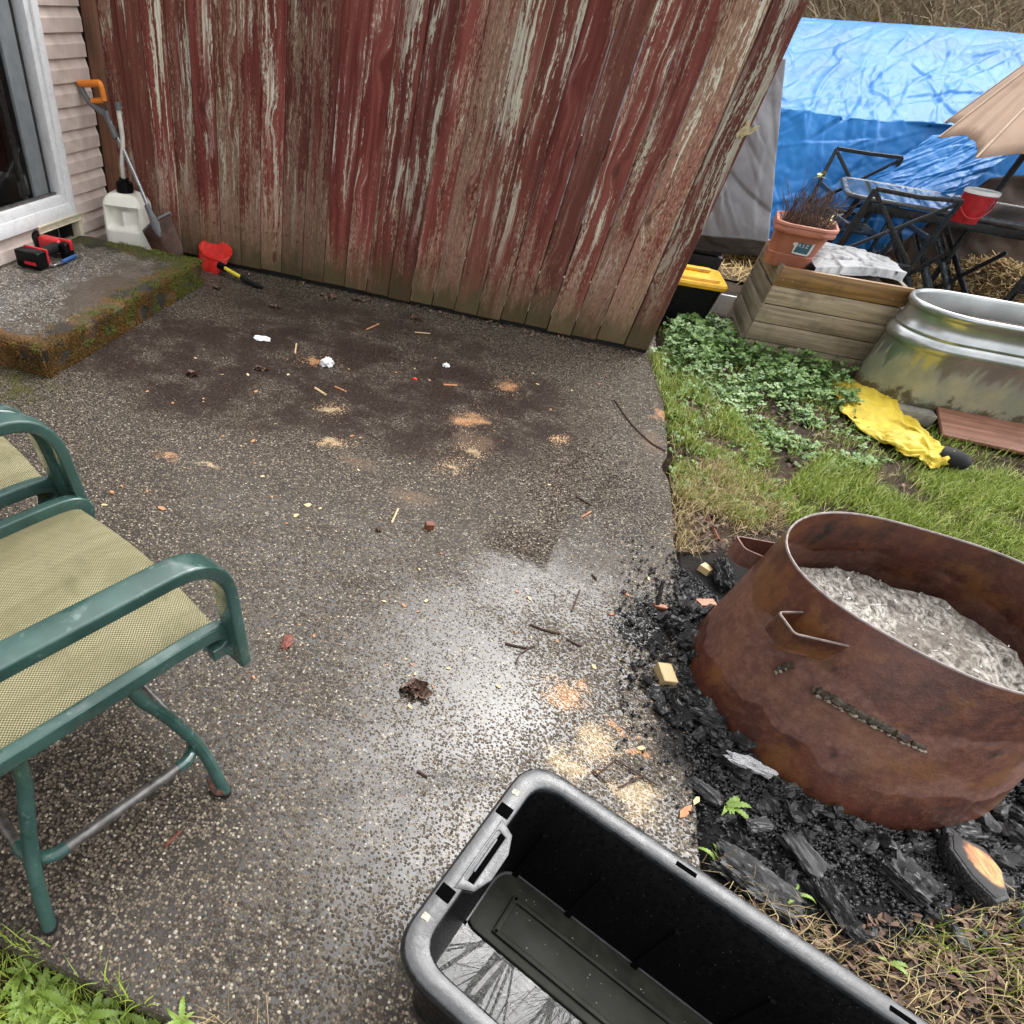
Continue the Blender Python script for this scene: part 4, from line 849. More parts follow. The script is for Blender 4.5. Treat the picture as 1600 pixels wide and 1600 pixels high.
def drape(name, mat_, nu, nv, fn, amp, sc, parent=None, seed=0.0, thick=.002, cr=1.0, fold=None, fa=.01):
    m = MB(); P = [[Vector(fn(i / (nu - 1), j / (nv - 1))) for i in range(nu)] for j in range(nv)]
    for j in range(nv):
        for i in range(nu):
            du = P[j][min(i + 1, nu - 1)] - P[j][max(i - 1, 0)]; dv = P[min(j + 1, nv - 1)][i] - P[max(j - 1, 0)][i]; nr = du.cross(dv)
            nr = nr.normalized() if nr.length > 1e-9 else Vector((0, 0, 1)); p = P[j][i]
            q = Vector((p.x * sc + p.z * sc * .8, p.y * sc * .55, p.z * sc - p.x * .25 * sc)) + Vector((seed, seed, seed)); f = mnoise.noise(q) + .6 * (1 - 2 * abs(mnoise.noise(q * 2.1))) * cr + .35 * (1 - 2 * abs(mnoise.noise(q * 4.7 + Vector((3, 1, 2))))) * cr
            m.v.append(p + nr * ((amp * f + (fa * fold[j, i] if fold is not None else 0)) * min(1, .12 + 6 * j / (nv - 1))))
    m.f = [(j * nu + i, j * nu + i + 1, (j + 1) * nu + i + 1, (j + 1) * nu + i) for j in range(nv - 1) for i in range(nu - 1)]
    o = m.build(name, mat_, parent, ang=180)
    if thick: md = o.modifiers.new('thickness', 'SOLIDIFY'); md.thickness = thick
    return o
def bil(a, b, c, d):                                      # bilinear patch: a top-left, b top-right, c bottom-left, d bottom-right
    a, b, c, d = map(Vector, (a, b, c, d))
    return lambda u, v: (a.lerp(b, u)).lerp(c.lerp(d, u), v)
gt = thing('grey_tarp', 'crumpled silver grey tarp hanging over a stack behind the fence', 'tarp')
f0 = bil((-.4, 5.45, 1.25), Yp(1228, 92, 5.45), (-.4, 5.2, .30), Yp(1201, 378, 5.2))
drape('tarp_sheet', M_greytarp, 170, 120, f0, .008, 2.4, gt, 1.0, fold=creases(170, 120, 1.6, .95, 170, 1.2, .45, .10, .5, .015, .05, 5), fa=.013)
f1 = bil((-.4, 5.2, .305), Yp(1201, 377, 5.2), (-.4, 5.34, .20), Yp(1192, 398, 5.34) + Vector((0, 0, -.02)))
drape('tarp_hem', M_greytarp, 70, 10, f1, .018, 5, gt, 4.0)
stk = thing('covered_stack', 'dark brown timber stack showing under the hem of the grey tarp', 'wood pile')
for z in (.03, .115, .20, .285):
    for yy in (5.50, 5.74): MB().box((.18 + random.uniform(-.02, .02), yy, z), (1.75, .21, .075)).build('timber', M_brown if random.random() < .3 else M_dark, stk, bevel=.004)
for i, (px, py, s_, lb_) in enumerate(((1130, 478, .10, 'white board scrap standing on the gravel beside the planter'),)):
    p = Z(px, py, .04); o = MB().box((0, 0, .06), (s_, .012, .12), rot3(.25, 0, 0)).build('white_board', M_lid); o.location = (p.x, p.y, -.01); tag(o, lb_, 'board')

PX0, PX1, PY0, PY1, PZ = 1.172, 1.815, 4.358, 4.98, .462
pl = thing('planter_box', 'weathered wooden planter box of stacked grey brown boards', 'planter', (0, 0, 0))
nb = 5; bh = PZ / nb
for i in range(nb):
    z = bh * (i + .5) - .004
    o = MB().box((0, 0, 0), (PX1 - PX0 + (.0 if i % 2 else -.0), .026, bh - .0035)).build('front_board', M_wet if i == nb - 1 else M_plank, pl, bevel=.003); o.location = ((PX0 + PX1) / 2 + random.uniform(-.004, .004), PY0 + .013 + random.uniform(-.003, .002), z); o.rotation_euler = (0, random.uniform(-.006, .006), 0)
    for x in (PX0 + .013, PX1 - .013):
        o = MB().box((0, 0, 0), (.026, PY1 - PY0 - .06, bh - .0035)).build('side_board', M_plank2, pl, bevel=.003); o.location = (x + random.uniform(-.003, .003), (PY0 + PY1) / 2, z - .014 + random.uniform(-.004, .004))
    o = MB().box((0, 0, 0), (PX1 - PX0, .026, bh - .0035)).build('back_board', M_plank, pl, bevel=.003); o.location = ((PX0 + PX1) / 2, PY1 - .013, z)
for x in (PX0 + .05, PX1 - .05):
    for y in (PY0 + .053, PY1 - .053): MB().box((x, y, PZ / 2 - .02), (.044, .05, PZ - .03)).build('corner_post', M_plank2, pl, bevel=.003)
MB().box((PX1 - .05, PY0 + .018, PZ - .08), (.06, .018, .16)).build('corner_cleat', M_plank, pl, bevel=.002) if False else None
for x in (PX0 + .03, PX0 + .075, PX1 - .035, PX1 - .07):
    for i in range(nb): MB().box((x, PY0 - .001, bh * (i + .3 + .4 * (i % 2))), (.006, .004, .006)).build('nail_head', M_steel, pl, bevel=.001)
MB().box(((PX0 + PX1) / 2, (PY0 + PY1) / 2, PZ - .11), (PX1 - PX0 - .07, PY1 - PY0 - .07, .1)).build('soil_fill', M_dirt, pl, bevel=.01)
lf_ = bil((1.30, 4.93, PZ + .045), (1.80, 4.90, PZ + .02), (1.335, PY0 + .03, PZ + .003), (1.77, PY0 + .10, PZ + .035))
def fabf(u, v):
    p = lf_(u, v); p.z += .03 * math.sin(u * 3.0) * math.sin(v * 2.6) + (-.03 if v > .97 else 0); return p
fab = drape('landscape_fabric', M_fabric, 110, 100, fabf, .004, 5, None, 2.0, fold=creases(110, 100, .5, .6, 70, .5, .6, .05, .25, .008, .025, 6), fa=.008); tag(fab, 'pale grey weed fabric thrown over the soil of the wooden planter', 'fabric')
POTC = (1.222, 4.60)
pot = thing('flower_pot', 'terracotta coloured trough pot with torn blue sticker on the planter corner', 'flower pot', (POTC[0], POTC[1], PZ - .035), R(-8))
def oct_(w_, d_, c_, z): return [(x, y, z) for x, y in ((-w_ + c_, -d_), (w_ - c_, -d_), (w_, -d_ + c_), (w_, d_ - c_), (w_ - c_, d_), (-w_ + c_, d_), (-w_, d_ - c_), (-w_, -d_ + c_))]
def ro(w_, d_, c_, z, n=3): return [(p.x, p.y, z) for p in round_path(oct_(w_, d_, c_, z), .02, n, True)]
MB().loft([ro(.105, .115, .03, 0), ro(.115, .13, .035, .06), ro(.113, .128, .035, .064), ro(.128, .155, .04, .155), ro(.128, .155, .04, .16), ro(.150, .185, .055, .162), ro(.153, .188, .056, .172), ro(.150, .185, .055, .188), ro(.154, .189, .056, .192), ro(.152, .187, .056, .202), ro(.140, .175, .05, .204), ro(.136, .171, .048, .198), ro(.122, .15, .04, .15)], cap0=True, cap1=False).build('pot_body', M_terra, pot, ang=28)
MB().grid(18, 18, lambda u, v: ((u - .5) * .245, (v - .5) * .30, .158 + .008 * nz(u * 9, v * 9))).build('potting_soil', M_dirt, pot)
stp = MB().plate([(-.035, -.03), (.0, -.034), (.045, -.033), (.052, -.02), (.05, .028), (.02, .03), (-.03, .031), (-.045, .022), (-.052, .012), (-.038, .0)], .0015, Matrix.Translation((.028, -.1415, .105)) @ Matrix.Rotation(R(8), 4, 'X') @ Matrix.Rotation(R(90), 4, 'X')); stk_ = stp.build('sticker', M_sticker, pot, smooth=False)
sq = Matrix.Translation((.034, -.1428, .105)) @ Matrix.Rotation(R(8), 4, 'X') @ Matrix.Rotation(R(90), 4, 'X')
MB().plate([(-.036, -.024), (.032, -.026), (.034, .022), (-.032, .022)], .001, sq).build('sticker_print', M_stickerblue, stk_, smooth=False)
fo = text('sticker_text', 'A S Z', .022, .0003, M_lid, stk_)
fo.matrix_local = sq @ Matrix.Translation((-.030, .002, .0014))
dead = thing('dead_plant', 'dried brown stems of a dead plant in the terracotta pot', 'plant', (POTC[0], POTC[1], PZ + .12), R(-8))
ms = MB()
for i in range(300):
    x, y = random.uniform(-.11, .11), random.uniform(-.14, .14); l = random.uniform(.05, .19) * (1.3 if random.random() < .12 else 1); a, b_ = random.uniform(-.6, .6), random.uniform(-.6, .6)
    ms.tube([(x, y, 0), (x + a * l * .4, y + b_ * l * .4, l * .6), (x + a * l + random.uniform(-.02, .02), y + b_ * l, l)], random.uniform(.0008, .0017), 4)
ms.build('dry_stems', M_deadstem, dead)
tw = spline([(.02, .10, 0), (.0, .13, .10), (-.03, .16, .22)], 8); MB().tube(tw, .0018, 5).build('tall_stem', M_deadstem, dead)
def small_leaf(sz, n=6, lob=.0):
    out = []
    for i in range(n + 1):
        t = i / n; out.append((t * sz, .38 * sz * math.sin(math.pi * t ** .8) * (1 + lob * math.cos(9 * t))))
    return out + [(a, -b) for a, b in out[-2:0:-1]]
M_ylw = leaf_mat('yellow_green_leaf', (.22, .22, .05), (.33, .30, .08))
for i in range(5):
    M4 = Matrix.Translation(Vector(tw[-1]) + Vector((random.uniform(-.012, .012), random.uniform(-.012, .012), random.uniform(-.01, .01)))) @ Matrix.Rotation(random.uniform(0, 6.28), 4, 'Z') @ Matrix.Rotation(random.uniform(-.6, .3), 4, 'Y')
    MB().plate(small_leaf(.035), .0008, M4).build('leaf', M_ylw, dead, smooth=False)
for i in range(16):
    M4 = Matrix.Translation((random.uniform(.05, .13), random.uniform(-.02, .13), random.uniform(.02, .10))) @ Matrix.Rotation(random.uniform(0, 6.28), 4, 'Z') @ Matrix.Rotation(random.uniform(-.6, .6), 4, 'Y')
    MB().plate(small_leaf(.028), .0008, M4).build('leaf', M_ylw, dead, smooth=False)

tank = thing('stock_tank', 'oval galvanised steel stock tank stained with algae', 'tank', (0, 0, 0))
TCx, TCy, TR, TX = 2.005, 4.215, .232, 2.95
def stad(off, z, n=22):
    r_ = TR + off; o = []
    for i in range(n + 1): a = math.pi / 2 + math.pi * i / n; o.append((TCx + r_ * math.cos(a), TCy + r_ * math.sin(a), z))
    for i in range(n + 1): a = -math.pi / 2 + math.pi * i / n; o.append((TX + r_ * math.cos(a), TCy + r_ * math.sin(a), z))
    return o
prf = [(-.004, .03), (.0, .04), (.002, .27), (.006, .276), (.014, .288), (.017, .302), (.014, .316), (.004, .328), (-.001, .334), (.004, .342), (.003, .350), (-.003, .356), (-.003, .418), (.002, .424), (.010, .432), (.013, .444), (.010, .456), (.001, .460), (-.006, .456), (-.009, .444), (-.009, .30)]
MB().loft([stad(a, b) for a, b in prf], cap0=True, cap1=False).build('tank_wall', M_galv, tank, ang=60)
MB().loft([stad(-.012, .372), stad(-.10, .390)], cap0=False, cap1=True).build('soil_fill', M_dirt, tank)
MB().box((2.40, 4.20, .398), (.5, .02, .014), rot3(0, 0, .06)).build('wood_strip', M_plank, tank, bevel=.002)
o = MB().box((0, 0, 0), (.24, .16, .06)).build('paver', M_concrete, bevel=.006); o.location = (1.985, 3.985, .0); o.rotation_euler = (0, 0, -.05); tag(o, 'rough grey paver propping up the left end of the stock tank', 'paver')
o = MB().box((0, 0, 0), (.24, .16, .05)).build('paver', M_concrete, bevel=.006); o.location = (2.75, 4.2, .0); tag(o, 'grey paver under the right end of the stock tank', 'paver')
rp = MB().box((0, 0, 0), (.80, .016, .30)).build('red_plank', M_redplank, bevel=.002); a = Z(1478, 628, .06); b_ = Z(1475, 682, .0)
rp.location = (a.x + .345, (a.y + b_.y) / 2 + .0, .028); rp.rotation_euler = (math.atan2(.09, -(a.y - b_.y)) , 0, -.02); tag(rp, 'red brown plywood board leaning against the foot of the stock tank', 'board')
rp.rotation_euler = (R(-78), 0, -.02)
# yellow jacket bundle
Pc = [Z(1362, 588, .05), Z(1381, 626, .06), Z(1409, 656, .06), Z(1441, 683, .055), Z(1474, 704, .05), Z(1494, 714, .045)]
cen = spline(Pc, 100)
jk = thing('yellow_jacket', 'crumpled yellow rain jacket lying on the grass with a black end', 'jacket', (0, 0, 0))
def settle_cloth(nu, nv, length, frames):                  # let a rumpled strip of cloth fall on three low lumps and return its vertices
    V = []; F = []
    for i in range(nu):
        f = i / (nu - 1); wd = (.175 * (1 - f) + .095 * f) * (.75 + .25 * min(1, f / .15)) * (1 + .18 * math.exp(-((f - .70) / .07) ** 2))
        for j in range(nv):
            v = j / (nv - 1) * 2 - 1; ph = v * 6.2 + 2.2 * f + 1.6 * nz(f * 3, v * 1.5, 1); amp = .030 * (.6 + .8 * abs(nz(f * 4 + 3, v * 2, 5)))
            z = .05 * (1 - abs(v) ** 3) + amp * math.sin(ph) + .02 * nz(f * 9, v * 4, 2) + .018 * math.sin(f * 30 + 3 * v) * max(0, (f - .55) * 2)
            V.append((f * length + .015 * nz(v * 3, f * 6, 9), wd * v + .012 * math.cos(ph), .035 + max(0, z)))
    F = [(i * nv + j, i * nv + j + 1, (i + 1) * nv + j + 1, (i + 1) * nv + j) for i in range(nu - 1) for j in range(nv - 1)]
    me = bpy.data.meshes.new('strip'); me.from_pydata(V, [], F); o = bpy.data.objects.new('strip', me); C.objects.link(o); tmp = [o]
    def solid(me2):
        ob = bpy.data.objects.new('lump', me2); C.objects.link(ob); tmp.append(ob); ob.modifiers.new('col', 'COLLISION'); ob.collision.thickness_outer = .004; ob.collision.cloth_friction = 40
    g_ = bpy.data.meshes.new('floor'); g_.from_pydata([(-2, -2, 0), (2, -2, 0), (2, 2, 0), (-2, 2, 0)], [], [(0, 1, 2, 3)]); solid(g_)
    for x, y, rx, ry, rz in ((.12, .0, .14, .10, .040), (.36, .0, .12, .075, .036), (.56, .0, .09, .055, .044)):
        bm = bmesh.new(); bmesh.ops.create_icosphere(bm, subdivisions=3, radius=1)
        for v in bm.verts: v.co = Vector((x + v.co.x * rx, y + v.co.y * ry, v.co.z * rz))
        m2 = bpy.data.meshes.new('lump'); bm.to_mesh(m2); bm.free(); solid(m2)
    c = o.modifiers.new('cloth', 'CLOTH'); t = c.settings; t.quality = 6; t.mass = .25; t.tension_stiffness = 12; t.compression_stiffness = 12; t.shear_stiffness = 4; t.bending_stiffness = .04; t.air_damping = 1.5
    k_ = c.collision_settings; k_.use_self_collision = True; k_.self_distance_min = .004; k_.distance_min = .004; k_.self_friction = 10; k_.collision_quality = 3
    for fr in range(1, frames): S.frame_set(fr)
    P = [v.co.copy() for v in o.evaluated_get(bpy.context.evaluated_depsgraph_get()).data.vertices]
    S.frame_set(1)
    for ob in tmp: bpy.data.objects.remove(ob)
    return P
nu_, nv_ = 62, 38
P_ = settle_cloth(nu_, nv_, .68, 26)
rows = [P_[i * nv_:(i + 1) * nv_] for i in range(nu_)]; mx = [sum(p.x for p in r_) / nv_ for r_ in rows]; my = [sum(p.y for p in r_) / nv_ for r_ in rows]
m = MB()
for i in range(nu_):
    f = i / (nu_ - 1); k_ = min(99, int(f * 99)); p = cen[k_]; q = cen[min(k_ + 1, 99)] - cen[max(k_ - 1, 0)]; q.z = 0; q.normalize(); sd_ = Vector((-q.y, q.x, 0))
    sy = sum(my[max(0, i - 6):i + 7]) / len(my[max(0, i - 6):i + 7])
    for v in rows[i]: m.v.append(Vector((p.x, p.y, -.012)) + sd_ * ((v.y - sy) * 1.22) + q * ((v.x - mx[i]) * 1.1) + Vector((0, 0, v.z * 1.15)))
m.f = [(i * nv_ + j, i * nv_ + j + 1, (i + 1) * nv_ + j + 1, (i + 1) * nv_ + j) for i in range(nu_ - 1) for j in range(nv_ - 1)]
co_ = m.build('cloth', M_yellow, jk, ang=180); md = co_.modifiers.new('smooth', 'SUBSURF'); md.levels = 1; md.render_levels = 1; md = co_.modifiers.new('thickness', 'SOLIDIFY'); md.thickness = .002
e = cen[-1]; q = (cen[-1] - cen[-4]); q.z = 0; q.normalize(); sd_ = Vector((-q.y, q.x, 0))
MB().loft([[e + q * a + sd_ * (r_ * math.cos(t)) + Vector((0, 0, .75 * r_ * math.sin(t) - .012)) for t in np.linspace(0, 6.283, 15)[:-1]] for a, r_ in ((-.06, .05), (-.01, .054), (.03, .048), (.055, .034), (.065, .012))]).build('black_end', M_rubber, jk, ang=60)

# ------------------------------------------------------------------ table, chairs, bucket, umbrella, blue tarp, straw
TZ = .62
tbl = thing('patio_table', 'black framed patio table with a smoky glass top', 'table')
tl, tr_, fr = Z(1278, 290, TZ), Z(1300, 283, TZ), Z(1600, 352, TZ)
tA = Z(1330, 304, TZ); tdir = (Z(1600, 352, TZ) - tA); tdir.z = 0; tdir.normalize(); tn = Vector((-tdir.y, tdir.x, 0))
tw_, tln = .80, 1.65
def tp_(u, v): return tA + tdir * u + tn * v
corn = round_path([tp_(-.02, 0), tp_(tln, 0), tp_(tln, tw_), tp_(-.02, tw_)], .12, 6, True)
MB().loft([[p + Vector((0, 0, z)) for p in corn] for z in (-.004, .004)]).build('glass_top', M_glass_t, tbl, ang=30)
MB().sweep([p + Vector((0, 0, -.004)) for p in corn], rrprof(.030, .022, .007), closed=True).build('top_frame', simple('grey_table_frame', (.11, .115, .12), .3, .3, .2), tbl)
for u, v in ((.14, .10), (tln - .14, .10), (.14, tw_ - .10), (tln - .14, tw_ - .10)):
    MB().sweep([tp_(u, v) - Vector((0, 0, .015)), tp_(u - .03, v) - Vector((0, 0, TZ))], rrprof(.034, .034, .006), up=tuple(tdir)).build('leg', M_blackmetal, tbl)
MB().sweep([tp_(.12, .10) - Vector((0, 0, .06)), tp_(tln - .12, .10) - Vector((0, 0, .06))], rrprof(.02, .05, .004)).build('apron', M_blackmetal, tbl)
MB().sweep([tp_(.12, tw_ - .10) - Vector((0, 0, .06)), tp_(tln - .12, tw_ - .10) - Vector((0, 0, .06))], rrprof(.02, .05, .004)).build('apron', M_blackmetal, tbl)
def xchair(loc, rz, label, w_=.47, hb=.80):
    t = thing('metal_chair', label, 'chair', loc, rz, 'black metal cross back chairs round the table')
    ps = rrprof(.026, .022, .004); y = lambda z: -.22 - .16 * max(0, (z - .40)) 
    for s_ in (-1, 1):
        MB().sweep([(s_ * w_ / 2, -.20, 0), (s_ * w_ / 2, y(.4), .40), (s_ * w_ / 2, y(hb), hb)], ps, up=(1, 0, 0)).build('back_post', M_blackmetal, t)
        MB().sweep([(s_ * w_ / 2, .22, 0), (s_ * w_ / 2, .20, .41)], ps, up=(1, 0, 0)).build('front_leg', M_blackmetal, t)
        MB().sweep([(s_ * w_ / 2, -.20, .60), (s_ * w_ / 2, .19, .60), (s_ * w_ / 2, .21, .40)], ps, up=(1, 0, 0)).build('armrest', M_blackmetal, t)
        MB().sweep([(s_ * (w_ / 2 - .015), y(hb - .02) , hb - .02), (-s_ * (w_ / 2 - .015), y(.46) + s_ * .002, .46)], rrprof(.020, .012, .003), up=(0, 1, 0)).build('cross_bar', M_blackmetal, t)
    MB().sweep([(-w_ / 2, y(hb), hb), (0, y(hb) - .03, hb - .006), (w_ / 2, y(hb), hb)], ps).build('top_rail', M_blackmetal, t)
    MB().sweep([(-w_ / 2, y(.46), .45), (w_ / 2, y(.46), .45)], ps).build('low_rail', M_blackmetal, t)
    for i in range(7): MB().box((0, -.19 + i * .065, .405), (w_, .046, .012)).build('seat_slat', M_blackmetal, t, bevel=.002)
    for yy in (-.2, .2): MB().sweep([(-w_ / 2, yy, .14), (w_ / 2, yy, .14)], rrprof(.018, .018, .003)).build('stretcher', M_blackmetal, t)
    return t
n1 = Yp(1365, 290, 5.22); n2 = Yp(1490, 327, 5.22)
xchair(((n1.x + n2.x) / 2, 5.22 + .28, n1.z - .80 - .01), R(3), 'black cross backed metal chair at the near side of the glass table', w_=(n2.x - n1.x))
n3 = Yp(1308, 232, 6.75); n4 = Yp(1408, 250, 6.75)
xchair(((n3.x + n4.x) / 2, 6.75 - .28, n3.z - .80), R(180), 'black cross backed metal chair beyond the glass table before the blue tarp', w_=(n4.x - n3.x))
xchair((3.02, 5.42, -.06), R(-30), 'black cross backed metal chair at the frame edge under the umbrella')
bk = thing('bucket', 'red bucket with white lid standing on the glass table', 'bucket', tuple(Z(1502, 346, TZ + .006)))
br = .084; bh_ = .148
MB().loft([[(r_ * math.cos(t), r_ * math.sin(t), z) for t in np.linspace(0, 6.283, 33)[:-1]] for r_, z in ((br * .84, 0), (br * .86, .004), (br * .98, bh_ * .86), (br * 1.03, bh_ * .865), (br * 1.03, bh_ * .90), (br, bh_ * .905), (br, bh_))]).build('pail', M_bucket, bk, ang=35)
MB().loft([[(r_ * math.cos(t), r_ * math.sin(t), z) for t in np.linspace(0, 6.283, 33)[:-1]] for r_, z in ((br * 1.02, bh_ - .012), (br * 1.07, bh_ - .010), (br * 1.07, bh_ + .004), (br * 1.0, bh_ + .007), (br * .97, bh_ + .001))]).build('lid', M_lid, bk, ang=35)
MB().tube([(br * 1.05 * math.cos(t) * 1.0, -br * 1.07 - .004 + .03 * abs(math.cos(t)) ** 2, bh_ * .84 - .10 * math.sin(t)) if False else (br * 1.06 * math.cos(t), -br * 1.03 * math.sin(t) - .004, bh_ * .84 - .095 * math.sin(t)) for t in np.linspace(0, math.pi, 18)], .0045, 8).build('bail', M_bucket, bk)
um = thing('umbrella', 'tan canvas patio umbrella drooping half closed over the table', 'umbrella')
UC = Z(1535, 330, TZ); apex = Vector((UC.x, UC.y, 1.72))
MB().tube([(UC.x, UC.y, 0), (UC.x, UC.y, 1.70)], .020, 12).build('pole', M_blackmetal, um)
tips = [Yp(1475, 193, 6.30), Yp(1466, 216, 5.62), Yp(1524, 248, 5.22)]
tips += [Vector((UC.x + .05, UC.y - .85, .92)), Vector((UC.x + .55, UC.y - .70, .95)), Vector((UC.x + .85, UC.y - .1, .98)), Vector((UC.x + .6, UC.y + .6, 1.0)), Vector((UC.x - .0, UC.y + .75, 1.0))]
for i in range(8):
    a, b_ = tips[i], tips[(i + 1) % 8]
    def pan(u, v, a=a, b_=b_):
        e_ = a.lerp(b_, u); c_ = (apex - e_); p = e_ + c_ * v; inw = Vector((UC.x, UC.y, p.z)) - p; inw.z = 0
        sag = math.sin(math.pi * u) * (1 - v) ** 1.0
        fold = .10 * sag * inw.length; p = p + inw.normalized() * fold * (1.0 + .5 * math.sin(u * 9)) + inw.normalized() * (.018 * math.sin(u * 31 + v * 4) * (1 - v) * math.sin(math.pi * u)); p.z -= -.05 * sag * (1 - v); return p
    pa = MB().grid(22, 16, pan).build('canopy_panel', M_tan, um, ang=180); md = pa.modifiers.new('thickness', 'SOLIDIFY'); md.thickness = .0015
    MB().tube([a.lerp(apex, .0) + Vector((0, 0, .004)), a.lerp(apex, .5) + Vector((0, 0, .005)), apex], .0055, 6).build('panel_seam', M_seam, um)
    MB().tube([a.lerp(apex, .02) - Vector((0, 0, .012)), a.lerp(apex, .5) - Vector((0, 0, .014)), apex - Vector((0, 0, .02))], .006, 6).build('rib', M_blackmetal, um)
# blue tarp over a long stack
bt_ = thing('blue_tarp', 'big crumpled bright blue tarp covering a long low shed', 'tarp')
TBx0, TBx1 = .9, 4.4
def tz(u, a, b): return a + (b - a) * u
def tarp_f(u, v):                                         # v: 0 back ridge .. front foot
    x = TBx0 + (TBx1 - TBx0) * u; brk = .56
    if v < brk: t = v / brk; y = 8.3 - 1.25 * t; z = 1.42 + .035 * u - .50 * t ** 1.25 - .02 * math.sin(math.pi * t) - .012 * math.sin(u * 7 + 1)
    else: t = (v - brk) / (1 - brk); t = t ** 1.15; y = 7.05 - .50 * t - .05 * math.sin(u * 9); z = .92 + .02 * u - .80 * t
    return (x, y, z)
drape('tarp_sheet', M_bluetarp, 330, 230, tarp_f, .007, 2.6, bt_, 0.0, .003, fold=creases(330, 230, 3.5, 2.5, 520, 1.9, .55, .10, .55, .018, .06, 3), fa=.013)
dg = bil(Yp(1456, 212, 6.90), Yp(1640, 200, 6.93), Yp(1300, 325, 6.52), Yp(1470, 318, 6.42))
drape('loose_flap', M_bluetarp, 110, 90, dg, .007, 3.0, bt_, 7.0, .003, fold=creases(110, 90, 1.0, .9, 90, 2.2, .6, .08, .4, .015, .05, 4), fa=.011)
sp_ = bil((3.03, 7.78, 1.335), (4.3, 7.78, 1.345), (2.95, 7.40, 1.165), (4.3, 7.4, 1.17))
MB().box((2.6, 7.75, .45), (3.2, 1.2, .86)).build('covered_load', M_dark, bt_, bevel=.02)
bc = drape('brown_cloth', M_browntarp, 40, 34, lambda u, v: (2.75 + 1.5 * u - .55 * v * (1 - u), 6.72 - .30 * v, .72 - .70 * v + .05 * math.sin(u * 9)), .05, 2.4, None, 11.0); tag(bc, 'dark brown cloth heaped behind the table beneath the umbrella', 'cloth')
def pile(x, y): return max([.02] + [h_ * math.exp(-((x - a) / rx_) ** 2 - ((y - b) / ry_) ** 2) for a, b, h_, rx_, ry_ in ((1.75, 6.85, .30, .42, .25), (2.45, 6.65, .26, .35, .3), (3.05, 6.45, .33, .5, .28), (3.7, 6.3, .3, .5, .3))])
V = []; T = []
for i in range(15000):
    x, y = random.uniform(1.25, 4.3), random.uniform(6.05, 7.2); h_ = pile(x, y)
    if h_ < .035 and random.random() > .25: continue
    p = Vector((x, y, h_ - .02 + random.uniform(-.015, .02))); a = random.uniform(0, 6.28); l = random.uniform(.025, .075); d = Vector((math.cos(a), math.sin(a), random.uniform(-.5, .6))) * l; s_ = Vector((-math.sin(a), math.cos(a), random.uniform(-.5, .5))) * random.uniform(.0015, .0035); b_ = len(V)
    V += [p - d - s_, p + d - s_, p + d + s_, p - d + s_]; T += [(b_, b_ + 1, b_ + 2), (b_, b_ + 2, b_ + 3)]
tag(tri_mesh('straw', V, T, M_straw), kind='stuff')
pg = MB().grid(60, 26, lambda u, v: (1.25 + 3.05 * u, 6.05 + 1.15 * v, pile(1.25 + 3.05 * u, 6.05 + 1.15 * v) - .035)); tag(pg.build('straw_bed', simple('straw_bed_brown', (.10, .065, .03), .9, 0, .5, 40, .8, .02)), kind='stuff')
# white slatted pallet and black mesh tray behind the tank, black frames on it
plt = thing('white_pallet', 'white plastic slatted pallet lying on the ground behind the stock tank', 'pallet', (2.95, 5.35, .05), R(-4))
for i in range(16): MB().box((-1.1 + i * .145, 0, 0), (.085, 1.25, .014)).build('slat', M_lid, plt, bevel=.002)
for yy in (-.52, -.18, .18, .52): MB().box((0, yy, -.022), (2.3, .05, .026)).build('bearer', M_lid, plt, bevel=.002)
fold = thing('folded_chair', 'folded black metal chair lying flat on the white pallet', 'chair', (2.55, 5.45, .085), R(20))
for i in range(6): MB().box((-.35 + i * .15, 0, .01), (.038, .85, .016)).build('bar', M_blackmetal, fold, bevel=.003)
for yy in (-.42, .0, .42): MB().box((0, yy, .028), (.95, .03, .018)).build('rail', M_blackmetal, fold, bevel=.003)
tr2 = thing('mesh_tray', 'black plastic mesh tray resting on the right part of the pallet', 'tray', (3.25, 5.15, .085), R(-4))
for i in range(14): MB().box((-.52 + i * .08, 0, 0), (.016, .62, .02)).build('bar', M_black, tr2, smooth=False)
for i in range(8): MB().box((0, -.28 + i * .08, .012), (1.1, .016, .02)).build('cross_bar', M_black, tr2, smooth=False)
lc = thing('leaning_chair', 'black slatted metal chair tipped over in the straw beside the table', 'chair', (2.42, 5.78, .10), R(35))
for i in range(3): MB().box((-.20 + i * .19, .0, .16), (.075, .62, .012), rot3(R(38), 0, 0)).build('slat', M_blackmetal, lc, bevel=.002)
for s_ in (-.26, .26): MB().sweep([(s_, -.42, -.10), (s_, .38, .46)], rrprof(.026, .022, .004), up=(1, 0, 0)).build('side_bar', M_blackmetal, lc)
for s_ in (-.26, .26): MB().sweep([(s_, .22, -.12), (s_, -.18, .36)], rrprof(.026, .022, .004), up=(1, 0, 0)).build('leg', M_blackmetal, lc)
sheet = drape('white_sheeting', M_lid, 40, 24, lambda u, v: (1.95 + 1.3 * u, 5.42 + .5 * v, .03 + .05 * math.sin(u * 7 + v * 4) ** 2), .03, 3, None, 3.0); tag(sheet, 'rumpled white plastic sheeting on the ground under the black chairs', 'sheeting')
blu = drape('blue_scrap', M_bluetarp, 14, 12, bil(Z(1388, 398, .10), Z(1412, 392, .12), Z(1383, 404, .08), Z(1420, 402, .08)), .02, 9, None, 3.0); tag(blu, 'small scrap of blue tarp lying in the straw under the table', 'tarp')
